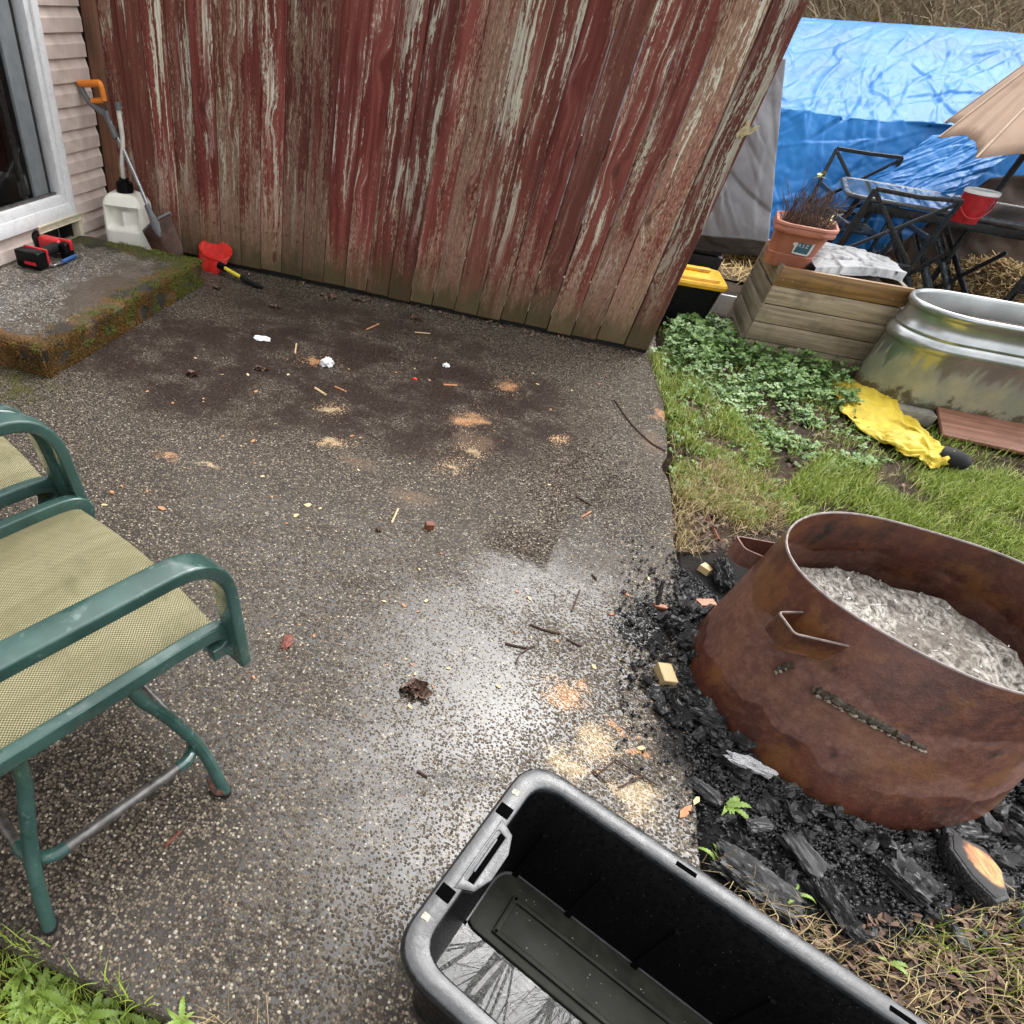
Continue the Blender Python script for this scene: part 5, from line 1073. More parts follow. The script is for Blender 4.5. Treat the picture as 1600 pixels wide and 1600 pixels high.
ss = drape('silver_scrap', M_greytarp, 16, 14, bil(Z(1352, 548, .10), Z(1385, 510, .12), Z(1335, 590, .01), Z(1362, 592, .01)), .015, 8, None, 9.0); tag(ss, 'silver grey sheet scrap stuffed between planter and stock tank', 'sheet')

# ------------------------------------------------------------------ leafless tree off to the right (seen mirrored in the rain water)
tree = thing('bare_tree', 'tall leafless tree beyond the lawn, mirrored in the rain water of the tote', 'tree', (4.3, 6.0, 0))
tk = MB(); cr = MB()
def branch(mb, p, d, l, r_, dep):
    n = 4 if dep > 1 else 6; pts = [p]; dd = d.copy()
    for i in range(n):
        dd = (dd + Vector((random.uniform(-1, 1), random.uniform(-1, 1), random.uniform(-.5, .7))) * .20).normalized(); pts.append(pts[-1] + dd * l / n)
    mb.tube(pts, r_, 6 if dep < 2 else 4, scale=[1 - .65 * i / n for i in range(n + 1)])
    if dep >= 5 or r_ < .0045: return
    for i in range(1, n + 1):
        for _ in range(2 if dep else 2):
            if random.random() < .85 and (i > 1 or dep): branch(cr, pts[i], (dd + Vector((random.uniform(-1, 1), random.uniform(-1, 1), random.uniform(-.3, .9))) * .95).normalized(), l * random.uniform(.45, .68), r_ * (1 - .6 * i / n) * .55, dep + 1)
random.seed(21); branch(tk, Vector((0, 0, -.1)), Vector((-.10, -.06, 1)).normalized(), 11.0, .15, 0)
tk.build('trunk', M_tree, tree); cr.build('crown', M_tree, tree)
random.seed(9)

# ------------------------------------------------------------------ ground cover
def inside(p, poly):
    c = False; j = len(poly) - 1
    for i in range(len(poly)):
        a, b = poly[i], poly[j]
        if (a[1] > p[1]) != (b[1] > p[1]) and p[0] < (b[0] - a[0]) * (p[1] - a[1]) / (b[1] - a[1]) + a[0]: c = not c
        j = i
    return c
def wpoly(px): return [(Z(a, b).x, Z(a, b).y) for a, b in px]
def on_ring(x, y, m=0.0): t = math.atan2(y - RCy, x - RCx); return math.hypot(x - RCx, y - RCy) < baser(t) + m
def blocked(x, y): return on_ring(x, y, .005) or (PX0 - .02 < x < PX1 + .02 and PY0 - .02 < y < PY1) or (x > TCx - .1 and TCy - TR < y < TCy + TR) or (math.hypot(x - TCx, y - TCy) < TR)
def top(x, y): return 0.0 if (x < XE and .155 < y < 4.55) else gz(x, y)
def scatter(poly, n, dens=None):
    W = wpoly(poly); x0, x1 = min(p[0] for p in W), max(p[0] for p in W); y0, y1 = min(p[1] for p in W), max(p[1] for p in W); out = []; tries = 0
    while len(out) < n and tries < n * 30:
        tries += 1; x, y = random.uniform(x0, x1), random.uniform(y0, y1)
        if inside((x, y), W) and not blocked(x, y) and (dens is None or random.random() < dens(x, y)): out.append((x, y))
    return out
def blades(P, l0, l1, wd, lean=.6, z0=0.0):
    V = []; T = []
    for x, y in P:
        z = top(x, y) + z0 - .004; a = random.uniform(0, 6.283); l = random.uniform(l0, l1); k_ = random.uniform(.15, 1) * lean; d = Vector((math.cos(a), math.sin(a), 0)); s_ = Vector((-d.y, d.x, 0)) * (wd * random.uniform(.6, 1.2) / 2)
        p0 = Vector((x, y, z)); p1 = p0 + d * (l * .35 * k_) + Vector((0, 0, l * .6 * (1 - .3 * k_))); p2 = p0 + d * (l * (.35 + .65) * k_) + Vector((0, 0, l * (1 - .62 * k_ * k_))); b_ = len(V)
        V += [p0 - s_, p0 + s_, p1 - s_ * .85, p1 + s_ * .85, p2]; T += [(b_, b_ + 1, b_ + 3), (b_, b_ + 3, b_ + 2), (b_ + 2, b_ + 3, b_ + 4)]
    return V, T
patchy = lambda s, o, k_: (lambda x, y: min(1, max(0.02, .5 + k_ * nz(x * s, y * s, o))))
LAWN = [(1290, 705), (1400, 735), (1530, 735), (1760, 690), (1760, 960), (1600, 900), (1500, 856), (1400, 815), (1300, 800), (1235, 815), (1225, 760)]
EDGE = [(1012, 556), (1046, 552), (1130, 630), (1215, 720), (1240, 780), (1180, 820), (1058, 772), (1046, 690), (1040, 640)]
DRY = [(1052, 735), (1130, 715), (1230, 760), (1225, 830), (1140, 862), (1058, 858)]
WEED = [(1024, 492), (1062, 486), (1110, 520), (1345, 572), (1330, 600), (1345, 655), (1400, 715), (1300, 742), (1190, 712), (1110, 650), (1046, 575)]
BR = [(1380, 1470), (1600, 1390), (1700, 1500), (1640, 1640), (1480, 1620)]
P = scatter([(1395, 700), (1470, 640), (1760, 690), (1760, 760), (1530, 745), (1420, 740)], 1500, patchy(4, 6, 1.6)) + scatter(LAWN, 21000, patchy(3.2, 1, 1.3)) + scatter(EDGE, 7500, patchy(5, 2, 1.4)) + scatter(WEED, 2600, patchy(4, 3, 1.5)) + scatter(BR, 220, patchy(6, 5, 2.2))
tag(tri_mesh('grass', *blades(P, .022, .075, .0030, .95), M_grass), kind='stuff')
P = scatter(DRY, 2300, patchy(5, 4, 1.6)) + scatter(EDGE, 500) + scatter(LAWN, 700) + scatter(BR, 420) + scatter([(1100, 1330), (1300, 1440), (1480, 1580), (1420, 1600), (1200, 1460)], 200)
tag(tri_mesh('dry_grass', *blades(P, .03, .10, .0024, 1.25), M_dry), kind='stuff')
P = [(random.uniform(-.85, -.17), random.uniform(-.12, .20)) for _ in range(4200)]
P = [p for p in P if p[1] < .158 + .035 * nz(p[0] * 7, 1) + max(0, (-p[0] - .45) * .10) or random.random() < .02]
tag(tri_mesh('edge_grass', *blades(P, .02, .085, .0026, 1.0), M_grass), kind='stuff')
tag(tri_mesh('edge_dry_grass', *blades([(random.gauss(-.10, .05), random.gauss(.165, .02)) for _ in range(70)], .03, .09, .0015, 1.45), M_dry), kind='stuff')
def clover(P, s0, s1, hf):
    V = []; T = []
    for x, y in P:
        h_ = hf(x, y); c_ = Vector((x, y, top(x, y) + random.uniform(.004, h_))); s_ = random.uniform(s0, s1); a0 = random.uniform(0, 6.28); m3 = rot3(random.gauss(0, .4), random.gauss(0, .4), a0)
        for k_ in range(3):
            a = k_ * 2.094; b_ = len(V); V.append(c_)
            for da, r_ in ((-.85, .55), (-.62, .92), (-.30, .88), (-.14, 1.05), (.14, 1.05), (.30, .88), (.62, .92), (.85, .55)):
                V.append(c_ + m3 @ Vector((s_ * r_ * math.cos(a + da), s_ * r_ * math.sin(a + da), -.18 * s_ * abs(da))))
            T += [(b_, b_ + i, b_ + i + 1) for i in range(1, 8)]
        if h_ > .02:
            b_ = len(V); g_ = Vector((x + random.gauss(0, .02), y + random.gauss(0, .02), top(x, y))); V += [c_, c_ + Vector((.0012, 0, 0)), g_]; T.append((b_, b_ + 1, b_ + 2))
    return V, T
hgt_ = lambda x, y: .022 + .10 * max(0, min(1, (y - 3.55) / .7)) * (1 if x < 1.9 else .5)
P = scatter(WEED, 3300, lambda x, y: min(1, max(.04, .40 + 1.5 * nz(x * 3.6, y * 3.6, 8) + .45 * max(0, (y - 3.4))))) + scatter(EDGE, 260) + scatter([(1060, 545), (1340, 590), (1330, 556), (1110, 515), (1040, 490)], 900)
tag(tri_mesh('creeping_weeds', *clover(P, .010, .023, hgt_), M_weed), kind='stuff')
def litter(P, s0, s1):
    V = []; T = []
    for x, y in P:
        c_ = Vector((x, y, top(x, y) + random.uniform(.002, .014))); s_ = random.uniform(s0, s1); m3 = rot3(random.gauss(0, .5), random.gauss(0, .5), random.uniform(0, 6.28)); b_ = len(V)
        V += [c_ + m3 @ Vector(q) * s_ for q in ((-1, 0, .1), (-.3, .45, 0), (.5, .4, .15), (1, .05, 0), (.4, -.42, .1), (-.4, -.4, -.05))]; T += [(b_, b_ + 1, b_ + 2), (b_, b_ + 2, b_ + 3), (b_, b_ + 3, b_ + 4), (b_, b_ + 4, b_ + 5)]
    return V, T
P = scatter(WEED, 1100) + scatter(DRY, 500) + scatter(EDGE, 250) + scatter([(1100, 1380), (1300, 1440), (1600, 1400), (1680, 1600), (1420, 1620)], 900) + scatter(LAWN, 160) + scatter([(1395, 700), (1470, 640), (1760, 690), (1760, 760), (1530, 745), (1420, 740)], 160)
tag(tri_mesh('leaf_litter', *litter(P, .004, .017), M_litter), kind='stuff')
# dead brush on the bank behind the tarp
V = []; T = []
for i in range(13000):
    x, y = random.uniform(.0, 9.0), 9.0 + 6.5 * random.random() ** 1.2; z = gz(x, y); l = random.uniform(.25, 1.0) * (1.4 if random.random() < .1 else .8); a = random.gauss(2.2, .9); d = Vector((math.cos(a) * .9, -.35 * random.random(), random.uniform(.25, 1))).normalized(); s_ = d.cross(Vector((random.uniform(-1, 1), -1, random.uniform(-1, 1)))).normalized() * random.uniform(.004, .013)
    p = Vector((x, y, z - .03)); b_ = len(V); q = p + d * l * .5 + Vector((0, 0, .04)); e_ = p + d * l + Vector((0, 0, -.12 * l)); V += [p - s_, p + s_, q - s_ * .8, q + s_ * .8, e_]; T += [(b_, b_ + 1, b_ + 3), (b_, b_ + 3, b_ + 2), (b_ + 2, b_ + 3, b_ + 4)]
tag(tri_mesh('dead_brush', V, T, M_bramble), kind='stuff')

# bare wood on top of the bank (above the frame; it shows mirrored in the wet patio)
V = []; T = []; wr = random.Random(12)
for i in range(150):
    x, y = wr.uniform(-16, 20), wr.uniform(14, 21); z = gz(x, y); hh = wr.uniform(3.0, 6.5)
    for j in range(170):
        f = wr.random() ** .75; q = Vector((x + wr.gauss(0, .25 + .9 * f), y + wr.gauss(0, .25 + .9 * f), z + hh * f)); d = Vector((wr.gauss(0, .5), wr.gauss(0, .5), wr.uniform(.2, 1))).normalized() * wr.uniform(.3, .9); s_ = d.cross(Vector((wr.uniform(-1, 1), wr.uniform(-1, 1), .1))).normalized() * wr.uniform(.008, .03); b_ = len(V); V += [q - d - s_, q - d + s_, q + d]; T.append((b_, b_ + 1, b_ + 2))
    b_ = len(V); V += [Vector((x - .08, y, z - .2)), Vector((x + .08, y, z - .2)), Vector((x, y, z + hh))]; T.append((b_, b_ + 1, b_ + 2))
tag(tri_mesh('far_wood', V, T, leaf_mat('bare_branches', (.05, .04, .03), (.13, .105, .08), rough=.9)), kind='stuff')

# dandelions: every leaf a part
def dleaf(l, w_, teeth=6, bend=.5):
    m = MB(); n = teeth * 4; rows = []
    for i in range(n + 1):
        t = i / n; env = math.sin(math.pi * min(1, (.06 + .94 * t)) ** .72) ** .8 if t < 1 else 0; saw_ = 1 - ((t * teeth) % 1.0) * .62; hw = w_ * (env * (.30 + .70 * saw_) + .05) * (1 if i < n else .1)
        z = l * (.30 * math.sin(t * 2.3) - bend * t * t * .45); x = l * t * (1 - .12 * t); rows.append([(x - hw * .25, -hw, z + hw * .25), (x, 0, z - .001), (x - hw * .25, hw, z + hw * .25)])
    m.v = [p for r_ in rows for p in r_]; m.f = [(i * 3 + j, i * 3 + j + 1, i * 3 + j + 4, i * 3 + j + 3) for i in range(n) for j in (0, 1)]
    return m.mesh('leaf', M_dandelion, ang=180)
DL = [dleaf(.095, .0125, 7, .5), dleaf(.125, .014, 9, .7), dleaf(.075, .011, 6, .3), dleaf(.06, .0125, 4, .4)]
def dandelion(px, py, n, sc_, lab, grp=None, spread=(0, 6.283)):
    p = Z(px, py); t = thing('dandelion', lab, 'weed', (p.x, p.y, top(p.x, p.y)), random.uniform(0, 1), grp)
    for i in range(n):
        o = link('leaf', random.choice(DL), t); o.rotation_euler = (random.gauss(0, .15), random.uniform(-.25, .12), spread[0] + (spread[1] - spread[0]) * (i + random.random() * .7) / n); s_ = sc_ * random.uniform(.7, 1.15); o.scale = (s_, s_, s_); o.location = (0, 0, .003 + .002 * i)
    return t
for px, py, n, s_ in ((15, 1500, 10, .62), (55, 1525, 11, .62), (20, 1550, 11, .7), (85, 1560, 12, .66), (45, 1590, 11, .7), (125, 1570, 11, .62), (160, 1545, 7, .55), (110, 1610, 11, .7), (175, 1595, 10, .62), (95, 1515, 7, .5), (0, 1600, 10, .7)): dandelion(px, py, n, s_, 'toothed green dandelion clump in the dense grass corner beside the patio', 'dandelions in the grass corner')
dandelion(225, 1590, 6, .62, 'small dandelion with upright leaf where the grass corner thins out')
dandelion(285, 1598, 6, .5, 'outermost little dandelion creeping over the edge of the patio')
dandelion(1140, 1255, 5, .75, 'green dandelion sprouting from charcoal beside the fire ring', None, (-2.6, 1.2))
dandelion(1125, 1345, 6, .5, 'pale little weed growing along the patio edge by the tote')
dandelion(1245, 1395, 6, .45, 'tiny green weed among burnt pieces beside the tote rim')
dandelion(1400, 1500, 3, .45, 'single small weed leaf in dead leaves right of the tote')

# ------------------------------------------------------------------ charcoal round the ring
def chunk(sz, seed, rough=.28, cuts=3, crack=0.0, sc=2.4):
    bm = bmesh.new(); bmesh.ops.create_cube(bm, size=1); bmesh.ops.subdivide_edges(bm, edges=bm.edges, cuts=cuts, use_grid_fill=True); bmesh.ops.triangulate(bm, faces=bm.faces)
    for v in bm.verts:
        q = v.co.copy(); q = q * (1 - .14 * (q.length / .87) ** 4); w_ = Vector((q.x * sc, q.y * sc * 1.6, q.z * sc)) + Vector((seed, seed * .7, 0)); f = mnoise.noise(w_ * .7); g_ = mnoise.noise(w_ * 2.6)
        k_ = 1 + rough * f + rough * .45 * g_
        if crack:
            d = mnoise.voronoi(Vector((w_.x * crack * .35, w_.y * crack, w_.z * crack)))[0]; e_ = min(1, (d[1] - d[0]) / .22); k_ *= 1 - .16 * (1 - e_); q.z *= 1 - .30 * (1 - e_) + .22 * mnoise.cell(Vector((w_.x * crack * .35, w_.y * crack, 0)))
        v.co = Vector((q.x * sz[0], q.y * sz[1], q.z * sz[2])) * k_
    me = bpy.data.meshes.new('charcoal_chunk'); bm.to_mesh(me); bm.free(); me.materials.append(M_char)
    return me
CH = [chunk((1, random.uniform(.45, .8), random.uniform(.35, .6)), i * 3.3, .42, 3, 1.1) for i in range(10)]
KEEP = [(Z(a, b).x, Z(a, b).y) for a, b in ((1040, 1055), (1108, 882), (1104, 938), (1032, 948), (1178, 1193), (1525, 1355))]
random.seed(31); cnt = 0
GRP = 'charcoal chunks round the fire ring'
while cnt < 285:
    t = random.uniform(R(140), R(345)); t = t if random.random() < .75 else random.uniform(R(150), R(215)); d = abs(random.gauss(0, .14)) + .01; r_ = baser(t) + d; x, y = RCx + r_ * math.cos(t), RCy + r_ * math.sin(t)
    if (x < XE - .16) or (x < XE and not (random.random() < .32 and 1.25 < y < 1.75)) or y < .62 or d > .40 or x > 2.0: continue
    if any(math.hypot(x - a, y - b) < .055 for a, b in KEEP): continue
    if x < .80 and y < 1.1 and random.random() < .6: continue
    s_ = random.choice((.014, .020, .026, .034, .044)) * random.uniform(.8, 1.25); s_ *= 1.25 if d < .12 else 1
    o = link('charcoal_chunk', random.choice(CH)); o.scale = (s_, s_, s_); o.rotation_euler = (random.uniform(-.6, .6), random.uniform(-.6, .6), random.uniform(0, 6.28)); o.location = (x, y, top(x, y) + s_ * random.uniform(.10, .42) + (.012 if d < .08 else 0))
    tag(o, 'loose black charcoal chunk in the bed of burnt wood round the fire ring', 'charcoal', GRP); cnt += 1
V = []; T = []
for i in range(15000):
    t = random.uniform(R(130), R(350)); d = abs(random.gauss(0, .17)); r_ = baser(t) + d; x, y = RCx + r_ * math.cos(t), RCy + r_ * math.sin(t)
    if y < .55 or x > 2.1 or (x < XE - .02 and random.random() < .86) or x < XE - .20: continue
    s_ = random.uniform(.003, .010); c_ = Vector((x, y, top(x, y) + s_ * .4 + random.uniform(0, .006))); m3 = rot3(random.uniform(0, 6), random.uniform(0, 6), random.uniform(0, 6)); b_ = len(V)
    V += [c_ + m3 @ Vector(q) * s_ for q in ((1, 0, -.3), (-.5, .8, -.3), (-.5, -.8, -.3), (0, 0, .7))]; T += [(b_, b_ + 1, b_ + 3), (b_ + 1, b_ + 2, b_ + 3), (b_ + 2, b_, b_ + 3), (b_, b_ + 2, b_ + 1)]
tag(tri_mesh('charcoal_bits', V, T, M_char), kind='stuff')
def piece(name, me, px, py, z, sc_, rot, label, cat, group=None):
    p = Z(px, py, z); o = link(name, me); o.location = (p.x, p.y, top(p.x, p.y) + z); o.scale = sc_ if hasattr(sc_, '__len__') else (sc_,) * 3; o.rotation_euler = rot; tag(o, label, cat, group); return o
def ang2(a, b): p, q = Z(*a), Z(*b); return math.atan2(q.y - p.y, q.x - p.x)
big = chunk((1, .62, .16), 5.1, .22, 17, 2.4, 3.2); slab = chunk((1, .75, .22), 8.4, .34, 9, .7); log_ = chunk((1, .36, .28), 2.7, .22, 16, 2.2, 4.4); ridg = chunk((1, .8, .4), 9.2, .14, 14, 1.5, 3.0)
for m_ in (big, slab, log_, ridg): m_.shade_smooth(); m_.set_sharp_from_angle(angle=R(25))
piece('charred_plank', big, 1190, 1372, .015, (.19, .15, .15), (.05, .08, ang2((1130, 1330), (1265, 1420))), 'broad flat charred plank lying between tote and fire ring', 'charcoal')
piece('charred_slab', slab, 1193, 1283, .03, (.055, .05, .06), (.2, -.1, .4), 'small smooth grey black slab just below the fire ring', 'charcoal')
piece('charred_slab', slab, 1268, 1325, .03, (.10, .08, .09), (.1, .15, ang2((1240, 1290), (1300, 1360))), 'smooth grey black slab in the middle of the charcoal bed', 'charcoal')
piece('charred_log', log_, 1322, 1415, .02, (.14, .14, .13), (.1, .06, ang2((1292, 1368), (1362, 1462))), 'long cracked charred log pointing to the tote rim', 'charcoal')
piece('charred_block', ridg, 1437, 1362, .03, (.11, .10, .09), (.1, .1, ang2((1405, 1340), (1475, 1395))), 'ridged charred block split into bars left of the half burnt one', 'charcoal')
piece('charred_block', ridg, 1512, 1287, .02, (.10, .09, .07), (.1, -.1, .3), 'cracked dark grey charred block against the front of the fire ring', 'charcoal')
piece('charred_log', log_, 1135, 890, .03, (.13, .15, .15), (.3, .25, ang2((1110, 860), (1150, 925))), 'shiny charred log under the far strap handle of the fire ring', 'charcoal')
piece('charred_log', log_, 1105, 1035, .03, (.08, .12, .10), (.2, .5, ang2((1085, 1000), (1120, 1080))), 'charred stick leaning against the left foot of the fire ring', 'charcoal')
piece('charred_slab', slab, 1105, 1225, .02, (.085, .06, .07), (.1, .1, ang2((1080, 1210), (1130, 1245))), 'dark slate like charred slab at the patio edge near the dandelion', 'charcoal')
k = NB('half_burnt_wood'); nn = k.noise(k.obj, 45, 5, .65); e_ = k.mr(k.ma('ADD', k.blob(k.map(k.obj, lo=(0, 0, 0)), .0, .013, .075, .038, .25, .15), k.ma('MULTIPLY', k.ma('SUBTRACT', nn, .5), .7)), .18, .50)
k.set(Base_Color=k.mix(e_, (.010, .009, .009), k.mix(k.mr(k.noise(k.map(k.obj, (1, 6, 1)), 30, 4), .35, .65), (.42, .13, .04), (.68, .30, .10))), Roughness=.6, Normal=k.bump(nn, .5, .003)); M_burnt = k.m
hb = thing('half_burnt_block', 'half burnt wedge of wood with bright orange top face', 'wood block', tuple(Z(1525, 1355, .02)), ang2((1490, 1310), (1560, 1420)))
ob = [(-.085, -.02), (-.05, .040), (.01, .046), (.075, .020), (.088, -.012), (.03, -.035), (-.04, -.042)]
MB().plate(ob, .040, Matrix.Rotation(.12, 4, 'X') @ Matrix.Translation((0, 0, -.03))).build('burnt_wood', M_char, hb, bevel=.006)
MB().plate([(-.074, -.016), (-.046, .034), (.008, .040), (.066, .017), (.078, -.010), (.028, -.029), (-.036, -.035)], .0035, Matrix.Rotation(.12, 4, 'X') @ Matrix.Translation((0, 0, .0085))).build('bare_face', M_burnt, hb, bevel=.002)
wl = chunk((1, .30, .16), 6.6, .45, 10, 1.2, 3); wl.materials.clear(); wl.materials.append(simple('white_ash_crust', (.46, .455, .47), .9, 0, .4, 45, .9, .006)); wl.name = 'ashen_wood'
piece('ashen_wood', wl, 1178, 1193, .03, (.115, .11, .13), (.25, .1, ang2((1135, 1180), (1215, 1208))), 'white ash crusted bark piece at the foot of the fire ring', 'wood')
rng = random.Random(4)
for i, (px, py, s_) in enumerate(((1560, 1320, .03), (1585, 1260, .035), (1480, 1420, .03), (1240, 1262, .025), (1290, 1290, .03), (1350, 1310, .03), (1390, 1330, .028), (1380, 1450, .03))):
    piece('charcoal_chunk', CH[i], px, py, .015, s_, (.3, .2, rng.uniform(0, 6)), 'loose black charcoal chunk in the bed of burnt wood round the fire ring', 'charcoal', GRP)

# ------------------------------------------------------------------ blocks, chips, twigs and scraps on the patio
def blk(name, d, m_, px, py, rz, label, cat='wood block', rx=0.0, z=None, bevel=.0015):
    p = Z(px, py, d[2] / 2); o = MB().box((0, 0, 0), d).build(name, m_, bevel=bevel, seg=1); o.location = (p.x, p.y, top(p.x, p.y) + (d[2] / 2 if z is None else z)); o.rotation_euler = (rx, 0, rz); tag(o, label, cat); return o
M_blockwood = wood_mat('fresh_pine', (.56, .40, .19), (.70, .54, .29), (.45, .28, .12), .6, 0, .3); M_redblock = wood_mat('wet_cedar', (.36, .12, .06), (.52, .21, .11), (.08, .03, .02), .5, 0, .5)
blk('pine_offcut', (.072, .040, .030), M_blockwood, 1040, 1055, ang2((1034, 1040), (1046, 1072)), 'pale pine offcut lying on charcoal at the patio edge')
blk('pine_offcut', (.040, .030, .026), M_blockwood, 1108, 882, ang2((1100, 876), (1118, 888)), 'small pale pine offcut near the far strap handle')
blk('cedar_offcut', (.075, .035, .026), M_redblock, 1104, 938, ang2((1088, 938), (1122, 938)), 'orange cedar offcut in the charcoal left of the ring')
blk('cedar_offcut', (.040, .018, .012), M_redblock, 1032, 948, .1, 'small orange sliver beside the upright black stick')
blk('cedar_offcut', (.030, .026, .022), simple('dark_cedar', (.14, .04, .02), .4, 0, .3), 671, 821, .4, 'dark red brown wood cube alone on the wet patio')
p = Z(1026, 950); o = MB().sweep([(0, 0, 0), (-.012, .02, .05), (-.02, .03, .088)], rrprof(.012, .009, .002)).build('burnt_stick', M_char); o.location = (p.x, p.y, 0); tag(o, 'thin burnt stick standing up at the puddle edge', 'stick')
p = Z(340, 1228); o = MB().loft([[Vector((a, r_ * math.cos(q), r_ * .8 * math.sin(q) + .018)) for q in np.linspace(0, 6.283, 13)[:-1]] for a, r_ in ((-.034, .006), (-.026, .017), (-.005, .024), (.018, .019), (.032, .006))]).build('pine_cone', simple('pine_cone_brown', (.10, .05, .035), .7, 0, .6, 70, 1.0, .006), ang=60); o.location = (p.x, p.y, -.002); o.rotation_euler = (0, 0, 2.4); tag(o, 'brown cone lying beside the foot of the near chair', 'cone')
# bent wire: thin twigs laid in a diamond
def stick(px, r_, m_, label, cat='twig', name='twig', z=.003, group=None, n=5):
    P = [Z(a, b, z) for a, b in px]; P = [Vector((q.x + random.gauss(0, .0008), q.y + random.gauss(0, .0008), top(q.x, q.y) + z)) for q in spline(P, max(2, 4 * (len(P) - 1)))] if len(P) > 2 else [Vector((q.x, q.y, top(q.x, q.y) + z)) for q in P]
    c_ = P[0].copy(); o = MB().tube([q - c_ for q in P], r_, n).build(name, m_); o.location = c_; return tag(o, label, cat, group)
stick([(931, 1212), (962, 1187)], .0024, M_twig, 'short brown twig, upper left side of the diamond of twigs'); stick([(960, 1186), (1027, 1227)], .0026, M_twig, 'longest brown twig, upper right side of the diamond of twigs', z=.006); stick([(926, 1203), (947, 1223)], .0026, M_twig, 'stubby brown twig at the left corner of the diamond', z=.005); stick([(966, 1231), (1010, 1209)], .0024, M_twig, 'brown twig closing the diamond of twigs toward the tote', z=.008)
stick([(790, 1005), (820, 1012), (835, 1010)], .0030, M_twig, 'forked dark twig in the middle of the puddle'); stick([(828, 1012), (812, 1022), (806, 1038)], .0022, M_twig, 'thin side branch of the forked twig in the puddle')
stick([(828, 975), (850, 984), (875, 990)], .0030, M_twig, 'curved dark twig just beyond the forked twig'); stick([(893, 955), (906, 922)], .0034, M_twig, 'straight dark twig lying across the bright puddle'); stick([(925, 897), (932, 905)], .003, M_twig, 'dark twig stub at the far side of the puddle'); stick([(885, 998), (908, 1010)], .003, M_twig, 'short black twig between puddle and charcoal')
stick([(652, 1204), (668, 1214)], .0038, M_twig, 'stubby brown twig on grey concrete above the tote corner'); stick([(258, 1322), (283, 1298)], .0030, M_redtwig, 'red brown needle twig under the near chair'); stick([(612, 817), (622, 795)], .0035, M_chipB, 'pale match like splinter left of the dark red cube', 'splinter'); stick([(461, 552), (463, 537)], .004, M_chipB, 'upright pale straw beside the orange sawdust', 'splinter'); stick([(492, 606), (509, 617)], .0055, M_chipB, 'pale pointed wood sliver lying beyond the cream sawdust', 'splinter'); stick([(523, 604), (541, 612)], .0045, M_chipA, 'orange splinter right of the pale pointed sliver', 'splinter'); stick([(693, 601), (714, 602)], .0055, M_chipA, 'orange sliver near the middle of the fence foot', 'splinter'); stick([(908, 808), (924, 799)], .003, M_chipA, 'thin orange splinter on the wet grey patio near its right edge', 'splinter')
stick([(572, 515), (592, 506)], .004, M_chipA, 'orange splinter lying close below the fence', 'splinter'); stick([(648, 519), (672, 521)], .003, M_chipB, 'pale straw lying flat below the fence', 'splinter')
stick([(960, 625), (985, 660), (1015, 690), (1040, 705)], .0045, M_twig, 'long dark crooked twig by the right edge of the patio'); stick([(900, 775), (925, 790)], .003, M_twig, 'short dark twig on the grey right part of the patio')
stick([(1105, 790), (1118, 812), (1128, 835)], .006, M_redtwig, 'red brown stick lying in the dry grass by the charcoal', 'stick'); stick([(1212, 765), (1245, 780)], .009, M_chipA, 'tan bark strip lying in the weeds behind the fire ring', 'bark')
stick([(1470, 1440), (1500, 1500)], .006, M_deadleaf, 'thick dead stalk in the litter right of the tote', 'stick'); stick([(1320, 1430), (1400, 1500), (1500, 1560)], .003, M_redtwig, 'long thin red brown stem across the litter by the tote', 'stick')
def crumple(px, py, r_, m_, label, cat, flat=.5, name='paper_scrap', seed=1.0):
    bm = bmesh.new(); bmesh.ops.create_icosphere(bm, subdivisions=3, radius=1)
    for v in bm.verts: q = v.co; f = 1 + .55 * mnoise.noise(q * 1.9 + Vector((seed, 0, 0))) + .40 * mnoise.noise(q * 4.5 + Vector((0, seed, 0))); v.co = Vector((q.x * r_[0] * f, q.y * r_[1] * f, q.z * r_[0] * flat * f))
    me = bpy.data.meshes.new(name); bm.to_mesh(me); bm.free(); me.materials.append(m_); p = Z(px, py, r_[0] * flat * .6); o = link(name, me); o.location = (p.x, p.y, r_[0] * flat * .6); tag(o, label, cat); return o
crumple(409, 529, (.042, .030), M_paper, 'flat white scrap of wet paper closest to the scoop', 'paper scrap', .12)
crumple(511, 567, (.030, .028), M_paper, 'crumpled white paper ball beside the orange sawdust', 'paper scrap', .7, seed=4)
crumple(697, 571, (.016, .013), M_paper, 'small white paper bit below the middle of the fence', 'paper scrap', .6, seed=7)
crumple(648, 592, (.011, .009), M_red, 'tiny red plastic bit between the two white paper bits', 'plastic bit', .6, 'red_bit')
def leaf_heap(name, px, py, n, sx_, sy_, l0, l1, seed, label):
    lm = MB(); lr = random.Random(seed)
    for i in range(n):
        c_ = Vector((lr.gauss(0, sx_), lr.gauss(0, sy_), .002 + .0006 * i)); m3 = rot3(lr.gauss(0, .35), lr.gauss(0, .35), lr.uniform(0, 6.28)); l_ = lr.uniform(l0, l1)
        lm.grid(5, 4, lambda u, v: c_ + m3 @ Vector(((u - .5) * 2 * l_, (v - .5) * l_ * 1.5 * math.sin(math.pi * (.1 + .85 * u)), .35 * l_ * (2 * v - 1) ** 2 + .2 * l_ * math.sin(u * 7))))
    o = lm.build(name, M_deadleaf, ang=180); p = Z(px, py); o.location = (p.x, p.y, .001); return tag(o, label, 'dead leaf')
leaf_heap('leaf_clump', 645, 1078, 16, .016, .011, .012, .024, 5, 'dark curled dead leaf cluster in the middle of the wet patio')
crumple(448, 1003, (.016, .028), M_redtwig, 'twisted red brown bark curl right of the near armrest', 'bark', .4, 'bark_curl', 3)
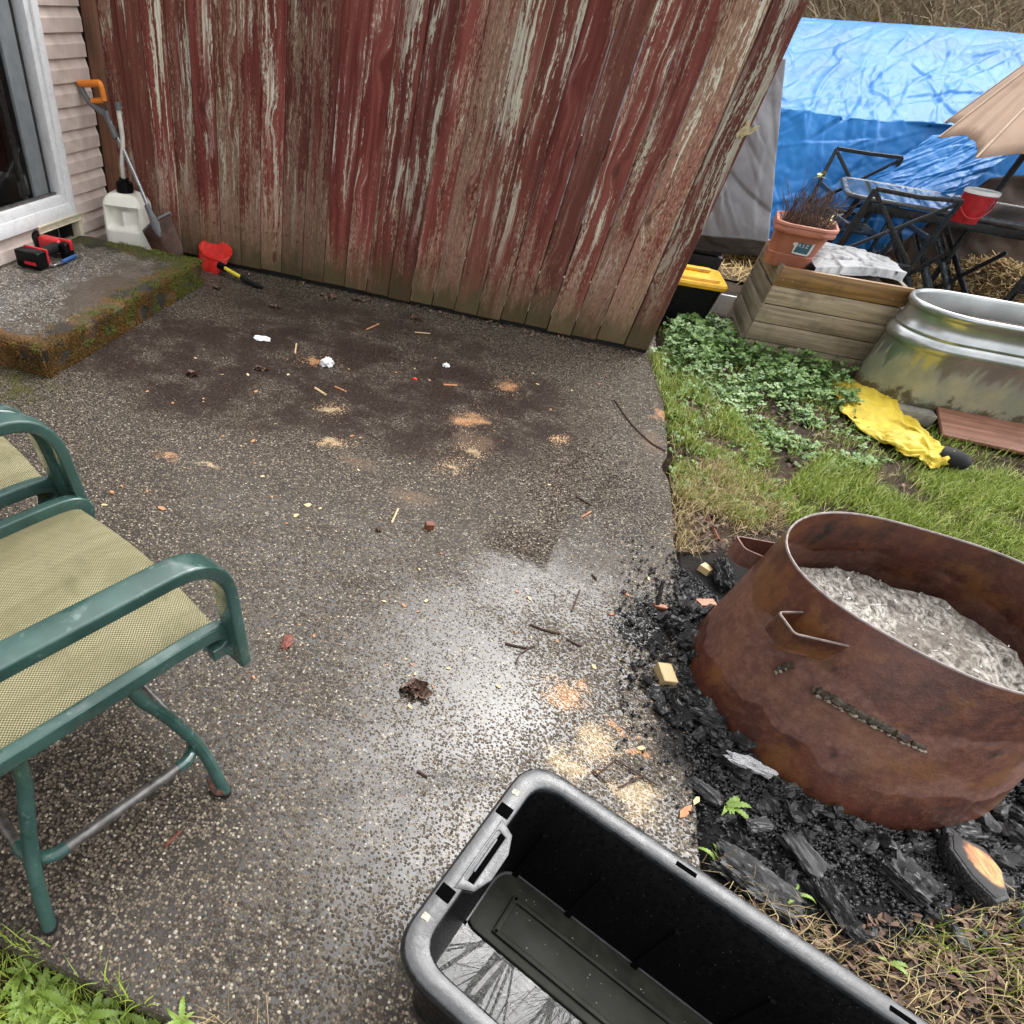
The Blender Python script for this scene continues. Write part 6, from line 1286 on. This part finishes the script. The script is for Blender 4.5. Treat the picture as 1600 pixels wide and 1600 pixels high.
crumple(592, 827, (.010, .012), M_twig, 'small black pebble left of the pale splinter', 'pebble', .8, 'pebble')
for px, py, s_ in ((298, 586, .03), (405, 577, .028), (340, 432 + 20, .03), (520, 466, .05), (560, 470, .04), (650, 500, .03), (430, 480, .04)):
    o = leaf_heap('leaf_scrap', px, py, 9, s_ * .55, s_ * .28, .008, .020, px, 'brown rotting leaf scrap on the dark far part of the patio'); o['group'] = 'rotting leaf scraps near the fence'
ol = MB().plate([(-.03, 0), (-.012, .009), (.012, .008), (.032, .0), (.010, -.008), (-.014, -.008)], .0015).build('fallen_leaf', M_chipA); p = Z(1071, 1268, .002); ol.location = (p.x, p.y, .002); ol.rotation_euler = (.1, .05, ang2((1060, 1282), (1083, 1258))); tag(ol, 'slim orange fallen leaf at the patio edge above the tote', 'leaf')
ol = MB().plate([(-.018, 0), (-.006, .007), (.012, .006), (.018, .0), (.006, -.006)], .0015).build('fallen_leaf', M_chipB); p = Z(1088, 1252, .002); ol.location = (p.x, p.y, .002); ol.rotation_euler = (.1, .05, 1.1); tag(ol, 'small pale yellow leaf beside the slim orange leaf', 'leaf')
CM = []
for i in range(7):
    m = MB(); n = random.randint(5, 7); a0 = random.random(); m.plate([(math.cos(a0 + 6.283 * j / n) * random.uniform(.6, 1) * .5, math.sin(a0 + 6.283 * j / n) * random.uniform(.6, 1) * .30) for j in range(n)], .16)
    CM.append(m)
CA = [m.mesh('wood_chip', M_chipA, smooth=False, bevel=.03, seg=1) for m in CM]; CB = [m.mesh('wood_chip', M_chipB, smooth=False, bevel=.03, seg=1) for m in CM]
chips = [(252, 795, 1, .036), (230, 768, 1, .02), (480, 790, 0, .035), (463, 806, 0, .03), (163, 790, 0, .03), (395, 690, 1, .03), (550, 682, 1, .028), (858, 758, 0, .02), (665, 940, 0, .024), (630, 946, 1, .022), (808, 925, 1, .02), (827, 936, 0, .024), (779, 1073, 0, .024), (927, 1042, 0, .024), (641, 1105, 0, .022), (655, 890, 0, .016), (1000, 1170, 0, .032), (600, 940, 0, .02), (175, 770, 1, .03), (190, 760, 1, .022), (560, 735, 0, .022), (305, 560, 0, .022), (347, 586, 0, .026), (387, 586, 0, .028), (450, 586, 0, .024), (270, 630, 1, .024), (230, 612, 1, .024), (400, 612, 1, .028), (640, 725, 0, .016), (680, 560, 0, .016), (500, 795, 0, .02), (410, 745, 0, .024), (840, 601, 0, .024), (935, 600, 1, .02), (860, 640, 1, .02), (700, 1045, 0, .016), (980, 930, 1, .022), (955, 960, 1, .02), (1013, 905, 0, .02), (870, 1003, 1, .016)]
rng = random.Random(3)
for i in range(75): chips.append((rng.uniform(120, 1000), rng.uniform(560, 1080), rng.randint(0, 1), rng.choice((.008, .010, .013, .016))))
for px, py, t, s_ in chips:
    if px < 330 and py > 800: continue
    p = Z(px, py); o = link('wood_chip', rng.choice(CA if t else CB)); o.location = (p.x, p.y, .0005); o.scale = (s_, s_, s_ * .8); o.rotation_euler = (rng.gauss(0, .12), rng.gauss(0, .12), rng.uniform(0, 6.28))
    tag(o, ('orange' if t else 'pale tan') + ' wood chip lying loose on the wet patio', 'wood chip', ('orange' if t else 'tan') + ' wood chips on the patio')
tag(tri_mesh('fence_foot_debris', *litter([(random.uniform(-1.9, .6), YF - abs(random.gauss(0, .05))) for _ in range(260)], .004, .014), M_litter), kind='stuff')
V = []; T = []
for i in range(2600):                                      # loose sawdust flakes on the stains
    px, py, sx_, sy_ = random.choice(((490, 563, 26, 7), (795, 603, 22, 10), (873, 687, 10, 5), (880, 1085, 24, 22), (735, 655, 28, 16), (522, 692, 22, 5), (705, 728, 22, 10), (738, 705, 26, 16), (955, 1170, 50, 40), (520, 638, 20, 8)))
    p = Z(random.gauss(px, sx_ * .8), random.gauss(py, sy_ * .8), .002); a = random.uniform(0, 6.28); l = random.uniform(.0012, .0032); d = Vector((math.cos(a), math.sin(a), 0)) * l; s_ = Vector((-d.y, d.x, random.uniform(-.001, .001))) * .6; b_ = len(V); V += [p - d, p + s_, p + d, p - s_]; T += [(b_, b_ + 1, b_ + 2), (b_, b_ + 2, b_ + 3)]
    if p.x > XE - .01: V = V[:-4]; T = T[:-2]
tag(tri_mesh('sawdust', V, T, leaf_mat('sawdust_flake', (.48, .25, .12), (.72, .55, .33), rough=.9)), kind='stuff')
